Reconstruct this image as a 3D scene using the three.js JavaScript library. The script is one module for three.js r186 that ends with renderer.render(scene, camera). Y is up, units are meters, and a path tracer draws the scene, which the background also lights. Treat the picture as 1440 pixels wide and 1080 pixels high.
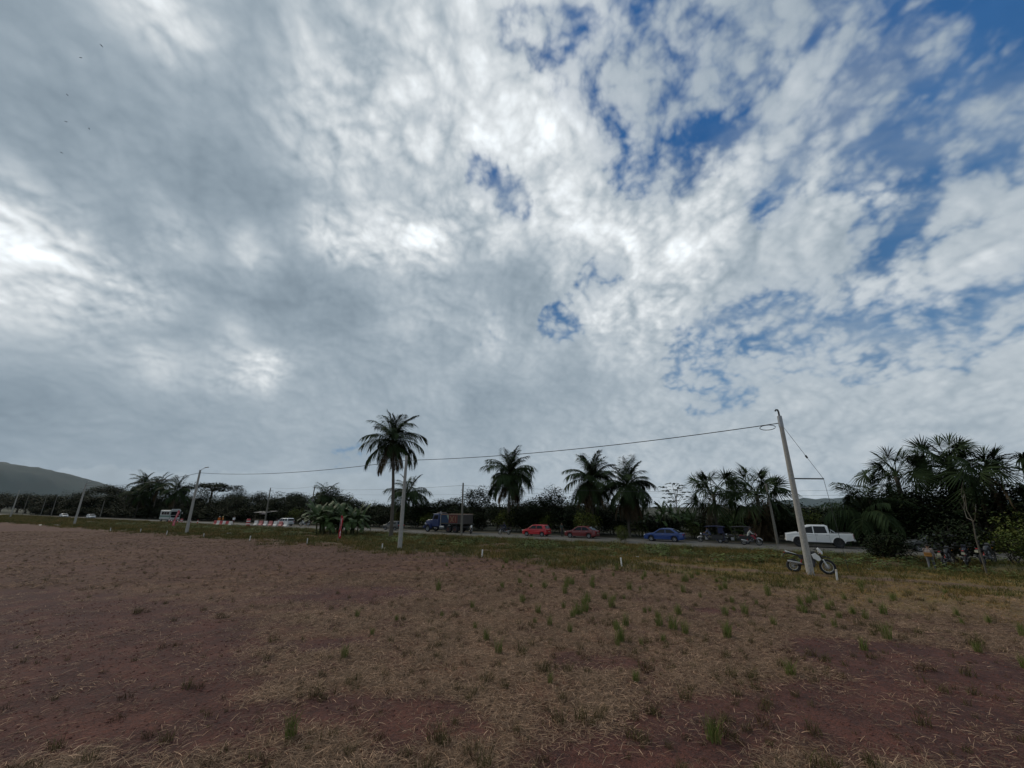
import * as THREE from 'three';
import { mergeGeometries, toCreasedNormals } from 'three/addons/utils/BufferGeometryUtils.js';
import { MarchingCubes } from 'three/addons/objects/MarchingCubes.js';
import { RoundedBoxGeometry } from 'three/addons/geometries/RoundedBoxGeometry.js';

// ---------------------------------------------------------------- camera, renderer
const scene = new THREE.Scene();
const camera = new THREE.PerspectiveCamera(87.4, 4 / 3, 0.1, 20000);
camera.position.set(0, 3.5, 0);
camera.rotation.set(THREE.MathUtils.degToRad(17), 0, 0);
const renderer = new THREE.WebGLRenderer({ antialias: true });
renderer.toneMapping = THREE.LinearToneMapping;
renderer.toneMappingExposure = 1.0;
renderer.shadowMap.enabled = true;

// ---------------------------------------------------------------- random numbers and noise
function rng(seed) { let a = seed >>> 0; return () => { a = (a + 0x6D2B79F5) >>> 0; let t = a; t = Math.imul(t ^ (t >>> 15), t | 1); t ^= t + Math.imul(t ^ (t >>> 7), t | 61); return ((t ^ (t >>> 14)) >>> 0) / 4294967296; }; }
const clamp = (x, a = 0, b = 1) => x < a ? a : x > b ? b : x;
const lerp = (a, b, t) => a + (b - a) * t;
const sstep = (a, b, x) => { const t = clamp((x - a) / (b - a)); return t * t * (3 - 2 * t); };
const PERM = new Uint8Array(1024), GX = new Float32Array(256), GY = new Float32Array(256);
{ const r = rng(77), p = [...Array(256).keys()]; for (let i = 255; i > 0; i--) { const j = Math.floor(r() * (i + 1)); [p[i], p[j]] = [p[j], p[i]]; }
  for (let i = 0; i < 1024; i++) PERM[i] = p[i & 255];
  for (let i = 0; i < 256; i++) { const a = r() * Math.PI * 2; GX[i] = Math.cos(a); GY[i] = Math.sin(a); } }
function noise(x, y) {                                   // gradient noise, about -1..1
  const xf = Math.floor(x), yf = Math.floor(y), xi = xf & 255, yi = yf & 255; x -= xf; y -= yf;
  const u = x * x * x * (x * (x * 6 - 15) + 10), v = y * y * y * (y * (y * 6 - 15) + 10);
  const a = PERM[PERM[xi] + yi], b = PERM[PERM[xi + 1] + yi], c = PERM[PERM[xi] + yi + 1], d = PERM[PERM[xi + 1] + yi + 1];
  const n0 = GX[a] * x + GY[a] * y, n1 = GX[b] * (x - 1) + GY[b] * y, n2 = GX[c] * x + GY[c] * (y - 1), n3 = GX[d] * (x - 1) + GY[d] * (y - 1);
  return 1.5 * (n0 + u * (n1 - n0) + v * (n2 - n0 + u * (n0 - n1 - n2 + n3)));
}
function fbm(x, y, oct, gain = 0.5) { let s = 0, a = 1, t = 0; for (let i = 0; i < oct; i++) { s += a * noise(x, y); t += a; a *= gain; const nx = 1.62 * x - 1.18 * y + 17.3; y = 1.18 * x + 1.62 * y - 9.1; x = nx; } return s / t; }
const toLin = c => c <= 0.04045 ? c / 12.92 : ((c + 0.055) / 1.055) ** 2.4;

// ---------------------------------------------------------------- the sky: a broken deck of cloud over blue air
// Cloud layout of that morning as samples: azimuth (0 = along -z, right positive), elevation, cover, brightness, spread, in degrees
const CLOUDS = [
  -62.0,39.9,1,0.6,7, -57.9,43.4,1,0.66,4, -53.4,46.0,1,0.97,3, -50.4,47.4,1,0.8,3, -43.3,52.4,1,0.64,5, -32.1,56.5,1,0.73,5,
  -17.4,59.5,0.97,0.8,5, -4.5,60.1,0.8,0.8,4, 8.8,59.3,0.75,0.76,4, 22.6,58.4,0.2,0.7,2.4, 15.6,57.5,0.35,0.72,2, 31.7,55.4,0.7,0.7,5,
  41.2,52.1,0.85,0.68,5, 47.5,49.7,0.8,0.68,4, 50.8,46.5,0.15,0.6,4, 55.7,43.8,0.3,0.62,4, 59.7,41.3,0.2,0.62,4, 61.8,39.5,0.25,0.6,6,
  -60.4,35.7,1,0.6,7, -55.7,39.4,1,0.63,7, -49.6,43.4,1,0.65,6, -41.4,47.6,1,0.64,6, -35.9,51.6,1,0.72,4, -29.2,51.2,1,0.86,4,
  -16.4,54.4,0.95,0.83,4, -8.5,57.1,0.85,0.86,4, 1.4,55.5,0.88,0.88,4, 11.0,54.7,0.35,0.72,2, 12.1,52.3,0.4,0.72,2, 21.5,54.2,0.8,0.72,4,
  30.1,50.3,0.65,0.68,4, 33.4,50.6,0.3,0.66,2.5, 40.4,49.9,0.8,0.68,4, 44.3,43.5,0.9,0.8,3.5, 48.8,45.1,0.5,0.66,3, 53.5,42.9,0.25,0.62,4,
  55.4,38.3,0.6,0.66,3, 59.2,38.7,0.12,0.6,4, 60.4,35.7,0.1,0.6,5, -58.9,31.2,1,0.61,7, -54.1,34.5,1,0.63,7, -47.8,38.2,1,0.65,7,
  -39.6,42.1,1,0.63,6, -34.2,46.2,1,0.8,4, -30.9,49.4,1,0.88,3, -33.3,46.5,1,0.84,3, -22.6,48.0,0.95,0.8,4, -15.7,50.5,0.8,0.76,3,
  -10.9,53.8,0.9,0.9,3, -2.6,49.5,0.9,0.9,4, 6.6,50.7,0.95,0.88,4, 17.7,47.4,0.35,0.7,2.5, 25.1,48.8,0.7,0.7,4, 27.4,43.9,0.45,0.64,3.5,
  32.5,43.5,0.15,0.62,2.5, 38.0,42.7,0.6,0.66,3, 42.4,40.1,0.5,0.68,3, 47.0,36.8,0.8,0.78,2, 51.2,38.4,0.3,0.64,3, 50.8,35.1,0.2,0.62,3,
  55.3,35.0,0.2,0.62,3.5, 54.4,39.0,0.6,0.68,3, 57.0,31.2,0.55,0.66,4, 59.2,32.2,0.5,0.66,5, -57.3,26.3,1,0.59,7, -52.4,29.2,1,0.57,6,
  -46.1,32.5,1,0.57,6, -38.1,36.6,1,0.61,5, -32.2,42.1,1,0.76,3.5, -27.2,43.2,1,0.88,3, -27.3,38.4,1,0.68,4, -19.2,41.7,1,0.74,4,
  -12.7,46.6,1,0.82,4, -5.1,45.5,0.3,0.7,1.5, -0.6,43.2,0.45,0.72,1.5, 1.2,40.9,0.5,0.74,1.6, 5.0,44.1,0.9,0.86,3, 12.4,43.5,0.95,0.8,3.5,
  18.4,43.9,0.4,0.7,2.2, 23.8,42.4,0.5,0.68,3, 29.2,40.3,1,0.9,3.5, 36.4,40.0,0.85,0.84,2.5, 34.4,35.5,1,0.82,3, 38.5,34.5,0.08,0.62,2.2,
  39.1,37.0,0.2,0.62,2.2, 44.4,33.6,0.95,0.84,2.8, 41.3,33.0,0.9,0.8,2.4, 48.4,30.2,0.9,0.82,2.6, 47.4,34.4,0.25,0.62,2.5, 48.4,26.9,0.25,0.62,2.5,
  53.1,31.6,0.35,0.64,3.5, 52.4,27.1,0.85,0.7,4, 56.6,26.8,0.85,0.7,5, -56.4,22.9,1,0.97,6.5, -54.4,22.0,1,1.02,6, -53.0,20.2,1,1,6,
  -55.6,20.0,1,1.02,6, -54.9,17.7,1,0.95,5, -51.5,24.0,1,0.8,3, -48.7,25.7,1,0.55,3, -50.3,27.5,1,0.56,3.5, -45.7,28.1,1,0.84,2.5,
  -43.6,27.8,1,0.8,2, -40.1,28.3,1,0.6,2.5, -37.4,29.6,1,0.84,2.2, -35.0,30.4,1,0.7,2, -31.3,28.9,1,0.56,2.5, -37.3,32.9,1,0.59,4,
  -42.3,34.2,1,0.58,4, -29.4,33.7,1,0.9,3, -24.5,33.5,1,0.93,3, -18.3,34.2,1,0.92,3, -11.7,35.9,1,0.88,3, -21.8,36.7,0.75,0.8,1.5,
  -8.1,33.5,1,0.62,3, -2.4,35.6,1,0.8,3, 0.0,31.9,1,0.6,4, 9.5,37.0,0.97,0.8,3.5, 8.1,33.5,1,0.74,3, 16.4,37.1,1,0.84,3.5,
  24.9,36.4,1,0.84,3, 26.3,32.7,1,0.86,3, 33.4,30.8,1,0.74,3.5, 40.2,28.7,1,0.7,3.5, 45.2,26.4,1,0.7,2.5, 47.5,26.6,0.25,0.62,2,
  49.3,23.5,0.95,0.78,3, 53.9,23.6,0.85,0.72,4, 52.2,20.9,0.95,0.8,3, 56.0,21.8,0.9,0.74,4, -54.8,17.1,1,0.9,3.5, -51.1,20.3,1,0.9,3.5,
  -46.0,22.0,1,0.95,2.2, -48.8,19.3,1,0.7,3, -42.6,23.8,1,0.6,3.5, -39.8,26.8,1,0.62,3, -25.5,27.0,1,0.58,3.5, -17.6,27.8,1,0.64,4,
  -17.8,29.7,1,0.72,3, -14.3,26.3,1,0.74,3, -8.9,26.8,1,0.68,3.5, 13.5,30.2,0.8,0.74,3, 14.7,31.0,0.6,0.7,2, 21.5,26.3,1,0.84,3.5,
  15.3,26.2,0.97,0.82,3.5, 29.3,27.6,1,0.76,4, 35.7,25.5,0.75,0.72,3, 33.6,23.0,0.5,0.68,2.5, 38.3,23.1,0.6,0.68,3, 42.5,23.0,0.85,0.74,3,
  47.2,22.1,0.85,0.8,2.5, -54.2,15.0,0.9,0.54,3, -52.4,14.5,0.85,0.56,3, -49.3,17.0,1,0.64,4, -44.2,19.3,1,0.58,4, -38.3,19.3,1,0.74,2.5,
  -41.5,18.5,1,0.62,3, -35.0,21.8,1,0.58,5, -24.8,22.1,1,0.59,5, -14.0,23.4,1,0.62,5, -3.3,24.0,0.75,0.76,3, 2.2,27.0,1,0.66,3,
  7.7,24.4,0.6,0.68,2, 13.9,21.5,0.8,0.76,3, 20.9,21.7,0.9,0.76,3.5, 27.4,21.6,0.6,0.7,3, 33.3,21.3,0.65,0.7,2.5, 38.3,19.3,0.3,0.66,3,
  42.4,19.8,0.35,0.66,3, 46.6,19.3,0.15,0.62,3, 50.3,19.1,0.15,0.62,3, 55.0,19.3,0.1,0.62,2.5, 54.0,17.4,0.6,0.7,3, 52.3,15.9,0.5,0.68,3,
  48.9,15.6,0.6,0.7,3, 43.7,17.1,0.6,0.7,3, -53.4,11.6,1,0.54,4, -50.0,13.9,1,0.66,3, -49.1,12.0,1,0.58,4, -42.6,14.6,1,0.78,2.2,
  -38.6,17.6,1,0.66,3, -32.8,16.2,1,0.97,2, -36.1,15.6,1,0.8,2, -29.6,18.5,1,0.66,3, -24.2,17.5,1,0.61,4, -12.7,18.6,1,0.66,4,
  0.0,20.0,1,0.64,4, 10.6,18.7,1,0.6,4, 4.3,21.0,0.85,0.7,3, 18.6,18.1,0.85,0.7,3.5, 25.8,16.3,0.6,0.68,3, 29.0,15.0,0.45,0.66,2.5,
  34.8,16.7,0.7,0.7,3, 40.7,14.6,0.75,0.7,3, 46.5,14.1,0.75,0.72,3, 52.0,12.7,0.95,0.74,4, -52.7,8.9,1,0.5,3, -48.0,9.4,1,0.6,4,
  -41.3,11.4,1,0.62,4, -33.4,12.6,1,0.64,4, -23.6,12.8,1,0.64,4, -13.3,12.6,1,0.61,4, -4.2,14.9,1,0.57,3, -12.5,16.1,1,0.66,3,
  4.2,13.9,1,0.62,3, 18.2,13.3,0.97,0.68,4, 28.0,13.3,0.85,0.68,4, 36.2,12.2,0.97,0.68,4, 44.0,10.1,1,0.7,5, 51.1,8.9,1,0.7,5,
  -51.9,5.5,1,0.54,4, -46.6,5.5,1,0.57,4, -40.4,6.8,1,0.58,4, -34.5,6.6,0.9,0.6,3, -28.0,7.9,1,0.64,4, -22.8,6.4,0.8,0.58,2.5,
  -15.6,5.8,0.85,0.6,3, -10.1,8.8,1,0.63,4, -2.1,10.9,1,0.61,4, 10.1,9.8,1,0.66,4, 21.3,8.3,1,0.68,4, 32.3,5.9,1,0.69,5,
  42.9,5.1,1,0.69,5, 50.5,6.4,1,0.68,5, -47.1,3.1,1,0.58,3, -36.3,4.8,1,0.62,3, -27.2,1.9,1,0.66,2, -20.6,1.6,1,0.66,2,
  -11.6,2.1,1,0.66,3, 3.9,3.1,1,0.68,4, 18.9,2.0,1,0.72,4, 33.0,1.8,1,0.72,4
];
const SUN_AZ = -58, SUN_EL = 34;
{
  const W = 4096, H = 2048, D = Math.PI / 180;
  const dirOf = (az, el) => [Math.sin(az * D) * Math.cos(el * D), Math.sin(el * D), -Math.cos(az * D) * Math.cos(el * D)];
  const pts = [];
  for (let i = 0; i < CLOUDS.length; i += 5) { const d = dirOf(CLOUDS[i], CLOUDS[i + 1]); pts.push([...d, CLOUDS[i + 2], CLOUDS[i + 3], 1 / (2 * (CLOUDS[i + 4] * D * 0.72) ** 2), (4.5 / CLOUDS[i + 4]) ** 1.2]); }
  // coarse map of cover and brightness over azimuth (-180..180) and elevation (0..90)
  const CW = 720, CH = 180, cover = new Float32Array(CW * CH), bright = new Float32Array(CW * CH);
  for (let j = 0; j < CH; j++) for (let i = 0; i < CW; i++) {
    const az = (i + 0.5) / CW * 360 - 180, el = (j + 0.5) / CH * 90, [x, y, z] = dirOf(az, el);
    const px = x / (y + 0.15), pz = z / (y + 0.15);
    let w = 0.004, a = w * clamp(0.86 + 0.5 * fbm(px * 0.8 + 40, pz * 0.8, 3), 0.1, 1), b = w * clamp(0.68 + 0.25 * fbm(px * 0.9, pz * 0.9 + 80, 3), 0.5, 0.95);
    for (const p of pts) { const e = (1 - (x * p[0] + y * p[1] + z * p[2])) * 2 * p[5]; if (e < 12) { const k = Math.exp(-e) * p[6]; w += k; a += k * p[3]; b += k * p[4]; } }
    cover[j * CW + i] = a / w; bright[j * CW + i] = b / w;
  }
  const look = (m, az, el) => { let u = (az + 180) / 360 * CW - 0.5, v = clamp(el / 90 * CH - 0.5, 0, CH - 1.001); u = ((u % CW) + CW) % CW; const i = Math.floor(u), j = Math.floor(v), fu = u - i, fv = v - j, i2 = (i + 1) % CW;
    return lerp(lerp(m[j * CW + i], m[j * CW + i2], fu), lerp(m[(j + 1) * CW + i], m[(j + 1) * CW + i2], fu), fv); };
  const puffs = (x, y, n) => { let v = 0, q = 1, m = 0; for (let o = 0; o < n; o++) { v += q * (Math.abs(noise(x, y)) - 0.30) * 2.0; m += q; q *= 0.46; const X = 1.55 * x - 1.21 * y + 11.7; y = 1.21 * x + 1.55 * y - 5.3; x = X; } return v / m; };
  const data = new Float32Array(W * H * 4);
  const [sx, , sz] = dirOf(SUN_AZ, SUN_EL);
  for (let j = H / 2; j < H; j++) {
    const el = ((j + 0.5) / H - 0.5) * 180, ce = Math.cos(el * D), y = Math.sin(el * D);
    for (let i = 0; i < W; i++) {
      const phi = ((i + 0.5) / W - 0.5) * 2 * Math.PI, x = Math.cos(phi) * ce, z = Math.sin(phi) * ce;
      let az = Math.atan2(x, -z) / D;
      const k = 1 / (y + 0.52), px = x * k, pz = z * k * 0.95;       // the deck seen in perspective, drawn out along the wind
      const w1 = fbm(px * 4.4 + 5, pz * 4.4, 5, 0.5), w2 = fbm(px * 4.4 - 31, pz * 4.4 + 12, 5, 0.5);
      const wd = 2.9 * Math.min(1, 0.35 + el / 30), waz = az + w1 * wd / Math.max(ce, 0.3), wel = Math.max(0, el + w2 * wd * 0.8);
      const a = 0.10 + 0.91 * look(cover, waz, wel), b0 = look(bright, waz, wel) - 0.665, b = 0.692 + b0;
      const qx = px + w1 * 0.018, qz = pz + w2 * 0.018;
      const f = fbm(qx * 6.5, qz * 6.5, 6, 0.5), p = puffs(qx * 13 + 13, qz * 13 + 7, 5), g = puffs(qx * 38 - 3, qz * 38 + 31, 3), big = puffs(qx * 5.2 + 51, qz * 5.2 - 17, 4);
      const r = p - puffs(qx * 13 + 13 + sx * 0.2, qz * 13 + 7 + sz * 0.2, 4);   // relief towards the sun
      const t = a * 1.10 + 0.40 * sstep(0.84, 0.99, a) + f * 0.48 + big * 0.22 + p * 0.48 + g * 0.20;
      let al = sstep(0.30, 0.88, t);
      const veil = sstep(-0.25, 0.75, fbm(px * 3.2 + pz * 2.2 + 70, (pz - px * 0.55) * 7.5, 5, 0.55)) * (0.16 + 0.55 * sstep(0.05, 0.55, a));
      al = Math.max(al * (0.80 + 0.20 * sstep(0.35, 1.0, a)), 1 - (1 - al * 0.9) * (1 - veil));
      const thin = 1 - sstep(0.5, 1.15, t);
      const amp = 0.22 + 0.12 * sstep(8, 30, el) + 0.95 * sstep(0.64, 0.88, b) * (1 - sstep(0.93, 1, b) * 0.6);
      let c = b - 0.008 + amp * (f * 0.12 + big * 0.11 + p * 0.10 + g * 0.045 + r * 0.08) + thin * 0.03;
      const low = sstep(9, 1, el);
      c = lerp(c, 0.715 + (c - 0.715) * 0.6, low) + 0.03 * sstep(36, 14, el);
      c = clamp(c, 0.36, 1.06);
      // grey cloud leans blue, bright cloud is nearly neutral
      const n = sstep(0.5, 0.92, c), cr = c * lerp(0.885, 0.975, n), cg = c * lerp(0.995, 1.0, n), cb = c * lerp(1.085, 1.015, n);
      const hb = sstep(2, 55, el), air = 0.05 * f;
      let br = lerp(0.44, 0.155, hb ** 0.7) + air, bg = lerp(0.575, 0.345, hb ** 0.7) + air, bb = lerp(0.70, 0.565, hb ** 0.7) + air;
      let R = lerp(toLin(br), toLin(cr), al), G = lerp(toLin(bg), toLin(cg), al), B = lerp(toLin(bb), toLin(cb), al);
      // far heaps of cumulus low over the plain
      if (el < 9) {
        const bill = s => Math.abs(noise(az * s, 3.3 + s)) , top = 1.6 + 1.5 * (1 - bill(0.11)) + 0.9 * (1 - bill(0.33)) + 0.35 * (1 - bill(0.9)) + 0.8 * noise(az * 0.06, 9.1);
        const e = sstep(top + 0.18, top - 0.12, el + 0.18 * noise(az * 2.2, el * 2.2)) * sstep(-2, -8, az) * sstep(-60, -45, az);
        const l = 0.685 + 0.03 * noise(az * 0.6, el * 0.9) + 0.035 * sstep(top - 1.2, top, el);
        R = lerp(R, toLin(l * 0.93), e * 0.6); G = lerp(G, toLin(l * 0.995), e * 0.6); B = lerp(B, toLin(l * 1.04), e * 0.6);
      }
      const o = (j * W + i) * 4; data[o] = R; data[o + 1] = G; data[o + 2] = B; data[o + 3] = 1;
    }
  }
  for (let j = 0; j < H / 2; j++) for (let i = 0; i < W; i++) { const o = (j * W + i) * 4; data[o] = 0.30; data[o + 1] = 0.34; data[o + 2] = 0.37; data[o + 3] = 1; }
  const sky = new THREE.DataTexture(data, W, H, THREE.RGBAFormat, THREE.FloatType);
  sky.mapping = THREE.EquirectangularReflectionMapping; sky.magFilter = THREE.LinearFilter; sky.minFilter = THREE.LinearFilter; sky.colorSpace = THREE.LinearSRGBColorSpace; sky.needsUpdate = true;
  scene.background = sky; scene.environment = sky;
}
// the sun, veiled by cloud
const sun = new THREE.DirectionalLight(new THREE.Color(1.0, 0.90, 0.74), 1.3);
{ const a = SUN_AZ * Math.PI / 180, e = SUN_EL * Math.PI / 180; sun.position.set(Math.sin(a) * Math.cos(e) * 200, Math.sin(e) * 200, -Math.cos(a) * Math.cos(e) * 200 - 40); sun.target.position.set(0, 0, -40); }
sun.castShadow = true; sun.shadow.radius = 34; sun.shadow.mapSize.set(4096, 4096);
Object.assign(sun.shadow.camera, { left: -160, right: 160, top: 160, bottom: -160, near: 1, far: 500 });
scene.add(sun, sun.target);

// ---------------------------------------------------------------- helpers
const V3 = (x, y, z) => new THREE.Vector3(x, y, z);
const lin = (r, g, b) => new THREE.Color().setRGB(r, g, b);
const taken = new Map();
function numbered(name) { const n = taken.get(name) || 0; taken.set(name, n + 1); return n ? `${name}_${String(n).padStart(3, '0')}` : name; }
function shade(o) { o.traverse(c => { if (c.isMesh) { c.castShadow = true; c.receiveShadow = true; } }); return o; }
function top(o, name, label, category, group) { o.name = numbered(name); o.userData = { label, category }; if (group) o.userData.group = group; scene.add(o); return shade(o); }
function part(name, geo, mat, parent) { const m = new THREE.Mesh(geo, mat); m.name = name; m.castShadow = m.receiveShadow = true; if (parent) parent.add(m); return m; }
function stuff(o, name) { o.name = numbered(name); o.userData = { kind: 'stuff' }; scene.add(o); return shade(o); }
function structure(o, name) { o.name = name; o.userData = { kind: 'structure' }; scene.add(o); return shade(o); }
function std(r, g, b, rough = 0.9, more = {}) { return new THREE.MeshStandardMaterial({ color: lin(r, g, b), roughness: rough, metalness: 0, ...more }); }
class Soup {                                           // collects triangles, with a colour per vertex
  constructor() { this.p = []; this.c = []; this.i = []; }
  v(x, y, z, c) { this.p.push(x, y, z); if (c) this.c.push(c[0], c[1], c[2]); return this.p.length / 3 - 1; }
  t(a, b, c) { this.i.push(a, b, c); }
  geo() { const g = new THREE.BufferGeometry(); g.setAttribute('position', new THREE.Float32BufferAttribute(this.p, 3)); if (this.c.length) g.setAttribute('color', new THREE.Float32BufferAttribute(this.c, 3)); g.setIndex(this.i); g.computeVertexNormals(); return g; }
  ribbon(pts, side, widths, c) {                       // a strip along pts, `side` a unit vector across
    let prev = null;
    pts.forEach((p, k) => { const w = widths[k] / 2, a = this.v(p.x - side.x * w, p.y - side.y * w, p.z - side.z * w, c), b = this.v(p.x + side.x * w, p.y + side.y * w, p.z + side.z * w, c); if (prev) { this.t(prev[0], prev[1], b); this.t(prev[0], b, a); } prev = [a, b]; });
  }
  tube(pts, radii, n, c) {                             // a tapered tube along pts
    let prev = null; const up = V3(0, 1, 0);
    pts.forEach((p, k) => {
      const d = V3().subVectors(pts[Math.min(k + 1, pts.length - 1)], pts[Math.max(k - 1, 0)]).normalize();
      const s = V3().crossVectors(d, Math.abs(d.y) > 0.9 ? V3(1, 0, 0) : up).normalize(), u = V3().crossVectors(s, d), ring = [];
      for (let i = 0; i < n; i++) { const a = i / n * Math.PI * 2, cx = Math.cos(a) * radii[k], cy = Math.sin(a) * radii[k]; ring.push(this.v(p.x + s.x * cx + u.x * cy, p.y + s.y * cx + u.y * cy, p.z + s.z * cx + u.z * cy, c)); }
      if (prev) for (let i = 0; i < n; i++) { const j = (i + 1) % n; this.t(prev[i], prev[j], ring[j]); this.t(prev[i], ring[j], ring[i]); }
      prev = ring;
    });
    const e = this.v(pts.at(-1).x, pts.at(-1).y, pts.at(-1).z, c); for (let i = 0; i < n; i++) this.t(prev[i], prev[(i + 1) % n], e);
  }
}

// ---------------------------------------------------------------- the ground: field, verge, road
const RD = [-0.857, -0.516], RN = [-0.516, 0.857], R0 = [27.2, -37.6];   // the road: its direction, the side of the field, a point on its near edge
const qOf = (x, z) => (x - R0[0]) * RN[0] + (z - R0[1]) * RN[1], sOf = (x, z) => (x - R0[0]) * RD[0] + (z - R0[1]) * RD[1];
const atRoad = (s, q) => [R0[0] + RD[0] * s + RN[0] * q, R0[1] + RD[1] * s + RN[1] * q];
const ROAD_Y = -0.40, roadY = q => ROAD_Y + 0.03 * Math.sin(Math.PI * -q / 9.3);
function gy(x, z) {
  const q = qOf(x, z), far = Math.hypot(x, z);
  let h = lerp(0, -0.45, sstep(19, 3, q));
  if (q > 1 && q < 24) { const m = sstep(1.5, 5, q) * sstep(24, 17, q); h += m * (0.16 * fbm(x * 0.22, z * 0.22, 3) + 0.10 * Math.max(0, fbm(x * 0.55 + 9, z * 0.55, 3)) + 0.40 * sstep(0.05, 0.6, fbm(x * 0.13 + 31, z * 0.13, 2)) * sstep(4, 8, q) * sstep(15, 11, q)); }
  if (q < -9.5) h += 0.12 * sstep(-9.5, -13, q) + 0.1 * fbm(x * 0.2, z * 0.2, 2) * sstep(-10, -14, q);
  if (q > 14) h += 0.045 * fbm(x * 0.35 + 3, z * 0.35, 3) + 0.03 * fbm(x * 1.7, z * 1.7, 3) * sstep(60, 20, far);
  if (x > 25 && q > 2) h += 0.5 * sstep(27, 36, x + 0.25 * (z + 25)) * sstep(2, 6, q);          // the bank at the right
  return h;
}
const BLOBS = [[-10, -10.6, 2.6], [-8.4, -8.6, 2.2], [-10.6, -12.6, 2], [-5, -8.1, 1.1], [-13.7, -14.8, 2.6], [-6.6, -18.8, 2.8], [2.2, -11, 1.1], [-4.8, -12.3, 1], [7, -15.8, 1], [8.3, -11.3, 1.5], [6.6, -8.3, 1.6], [7.6, -7.9, 1.8], [4.1, -8.6, 0.8], [2.5, -8.1, 0.8], [10.4, -11, 1.6], [-2.3, -8.6, 1], [-1.5, -8.1, 0.9], [2.4, -7.3, 0.9], [0.8, -7, 0.7], [-16, -11, 4], [-20, -16, 4]];
function bare(x, z) {                                  // 0 = littered with straw, 1 = bare red soil
  const wx = x + 0.9 * fbm(x * 0.7, z * 0.7 + 4, 3), wz = z + 0.7 * fbm(x * 0.7 + 50, z * 0.7, 3);
  let b = 0; for (const [bx, bz, r] of BLOBS) { const dx = (wx - bx) / (r * 1.5), dz = (wz - bz) / r, e = dx * dx + dz * dz; if (e < 9) b += Math.exp(-e * 1.2); }
  return clamp(sstep(0.28, 0.8, b + 0.55 * fbm(x * 0.30 + 20, z * 0.55, 4) + 0.18 * fbm(x * 2.1, z * 2.4, 2)));
}
function lawn(x, z) {                                  // low yellowish grass round the corner pole
  const q = qOf(x, z), e = fbm(x * 0.3, z * 0.3 + 7, 3);
  return clamp(sstep(5, 13, x + 3 * e) * sstep(28, 20.5, q + 4 * e) * sstep(11, 15, q + 2 * e));
}
function edgeGrass(x, z) { const q = qOf(x, z); return sstep(23.5, 18.5, q + 3.2 * fbm(x * 0.16, z * 0.16, 3)); }
function dirtPath(x, z) { const q = qOf(x, z); return sstep(1.0, 0.45, Math.abs(q - 17.6 + 0.9 * fbm(x * 0.12, z * 0.12, 2)) - 0.25 * fbm(x * 1.1, z * 1.1, 2)) * sstep(7, 10, x) * sstep(26, 21, x); }  // trodden path past the motorcycle
function mix3(a, b, t) { return [lerp(a[0], b[0], t), lerp(a[1], b[1], t), lerp(a[2], b[2], t)]; }
function groundColor(x, z) {
  const q = qOf(x, z), d = Math.hypot(x, z), n = fbm(x * 0.11, z * 0.11 + 2, 4), n2 = fbm(x * 0.8 + 7, z * 0.8, 4);
  let straw = mix3([0.094, 0.036, 0.021], [0.165, 0.078, 0.040], sstep(-0.35, 0.5, n2 + 0.4 * n + 0.35 * sstep(-10, 4, x) - 0.22));
  straw = mix3(straw, [0.088, 0.038, 0.023], 0.6 * sstep(0.0, 0.5, fbm(x * 0.05 + 9, z * 0.09, 3)));
  const soil = mix3([0.060, 0.0185, 0.013], [0.108, 0.034, 0.022], sstep(-0.4, 0.6, n2));
  let c = mix3(straw, soil, bare(x, z) * 0.92);
  const lw = lawn(x, z); c = mix3(c, mix3([0.26, 0.185, 0.062], [0.17, 0.15, 0.044], sstep(-0.3, 0.4, n2)), lw * (0.55 + 0.4 * sstep(-0.4, 0.2, n)));
  if (q < 27) {
    let g = mix3([0.085, 0.078, 0.028], [0.15, 0.105, 0.045], sstep(-0.4, 0.5, n2));
    g = mix3(g, [0.135, 0.066, 0.038], sstep(0.02, 0.32, fbm(x * 0.14 + 3, z * 0.2, 3)) * sstep(5, 9, q));        // earth mounds
    c = mix3(c, g, edgeGrass(x, z) * (1 - lw * 0.7));
    const tr = 1 - sstep(0.25, 0.7, Math.abs(q - 15.8 + 0.8 * fbm(x * 0.1, z * 0.1, 2))); c = mix3(c, [0.30, 0.225, 0.135], 1.0 * tr * sstep(22, 30, sOf(x, z)) * sstep(75, 60, sOf(x, z)) * sstep(-0.3, 0.2, n2) * 0.85);
    c = mix3(c, [0.15, 0.078, 0.046], dirtPath(x, z) * 0.85);
    c = mix3(c, [0.15, 0.125, 0.095], sstep(0.4, -0.6, q + 0.9 * n2));
  }
  if (q < -8.5) c = mix3([0.10, 0.082, 0.055], [0.036, 0.036, 0.016], sstep(-9.5, -12, q + n2));
  return c;
}
function noiseP(x, y, P) { const xf = Math.floor(x), yf = Math.floor(y); x -= xf; y -= yf; const u = x * x * (3 - 2 * x), v = y * y * (3 - 2 * y), m = k => ((k % P) + P) % P, h = (i, j) => PERM[PERM[m(i)] + m(j)];
  const a = h(xf, yf), b = h(xf + 1, yf), c = h(xf, yf + 1), d = h(xf + 1, yf + 1), n0 = GX[a] * x + GY[a] * y, n1 = GX[b] * (x - 1) + GY[b] * y, n2 = GX[c] * x + GY[c] * (y - 1), n3 = GX[d] * (x - 1) + GY[d] * (y - 1);
  return 1.5 * lerp(lerp(n0, n1, u), lerp(n2, n3, u), v); }
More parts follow.
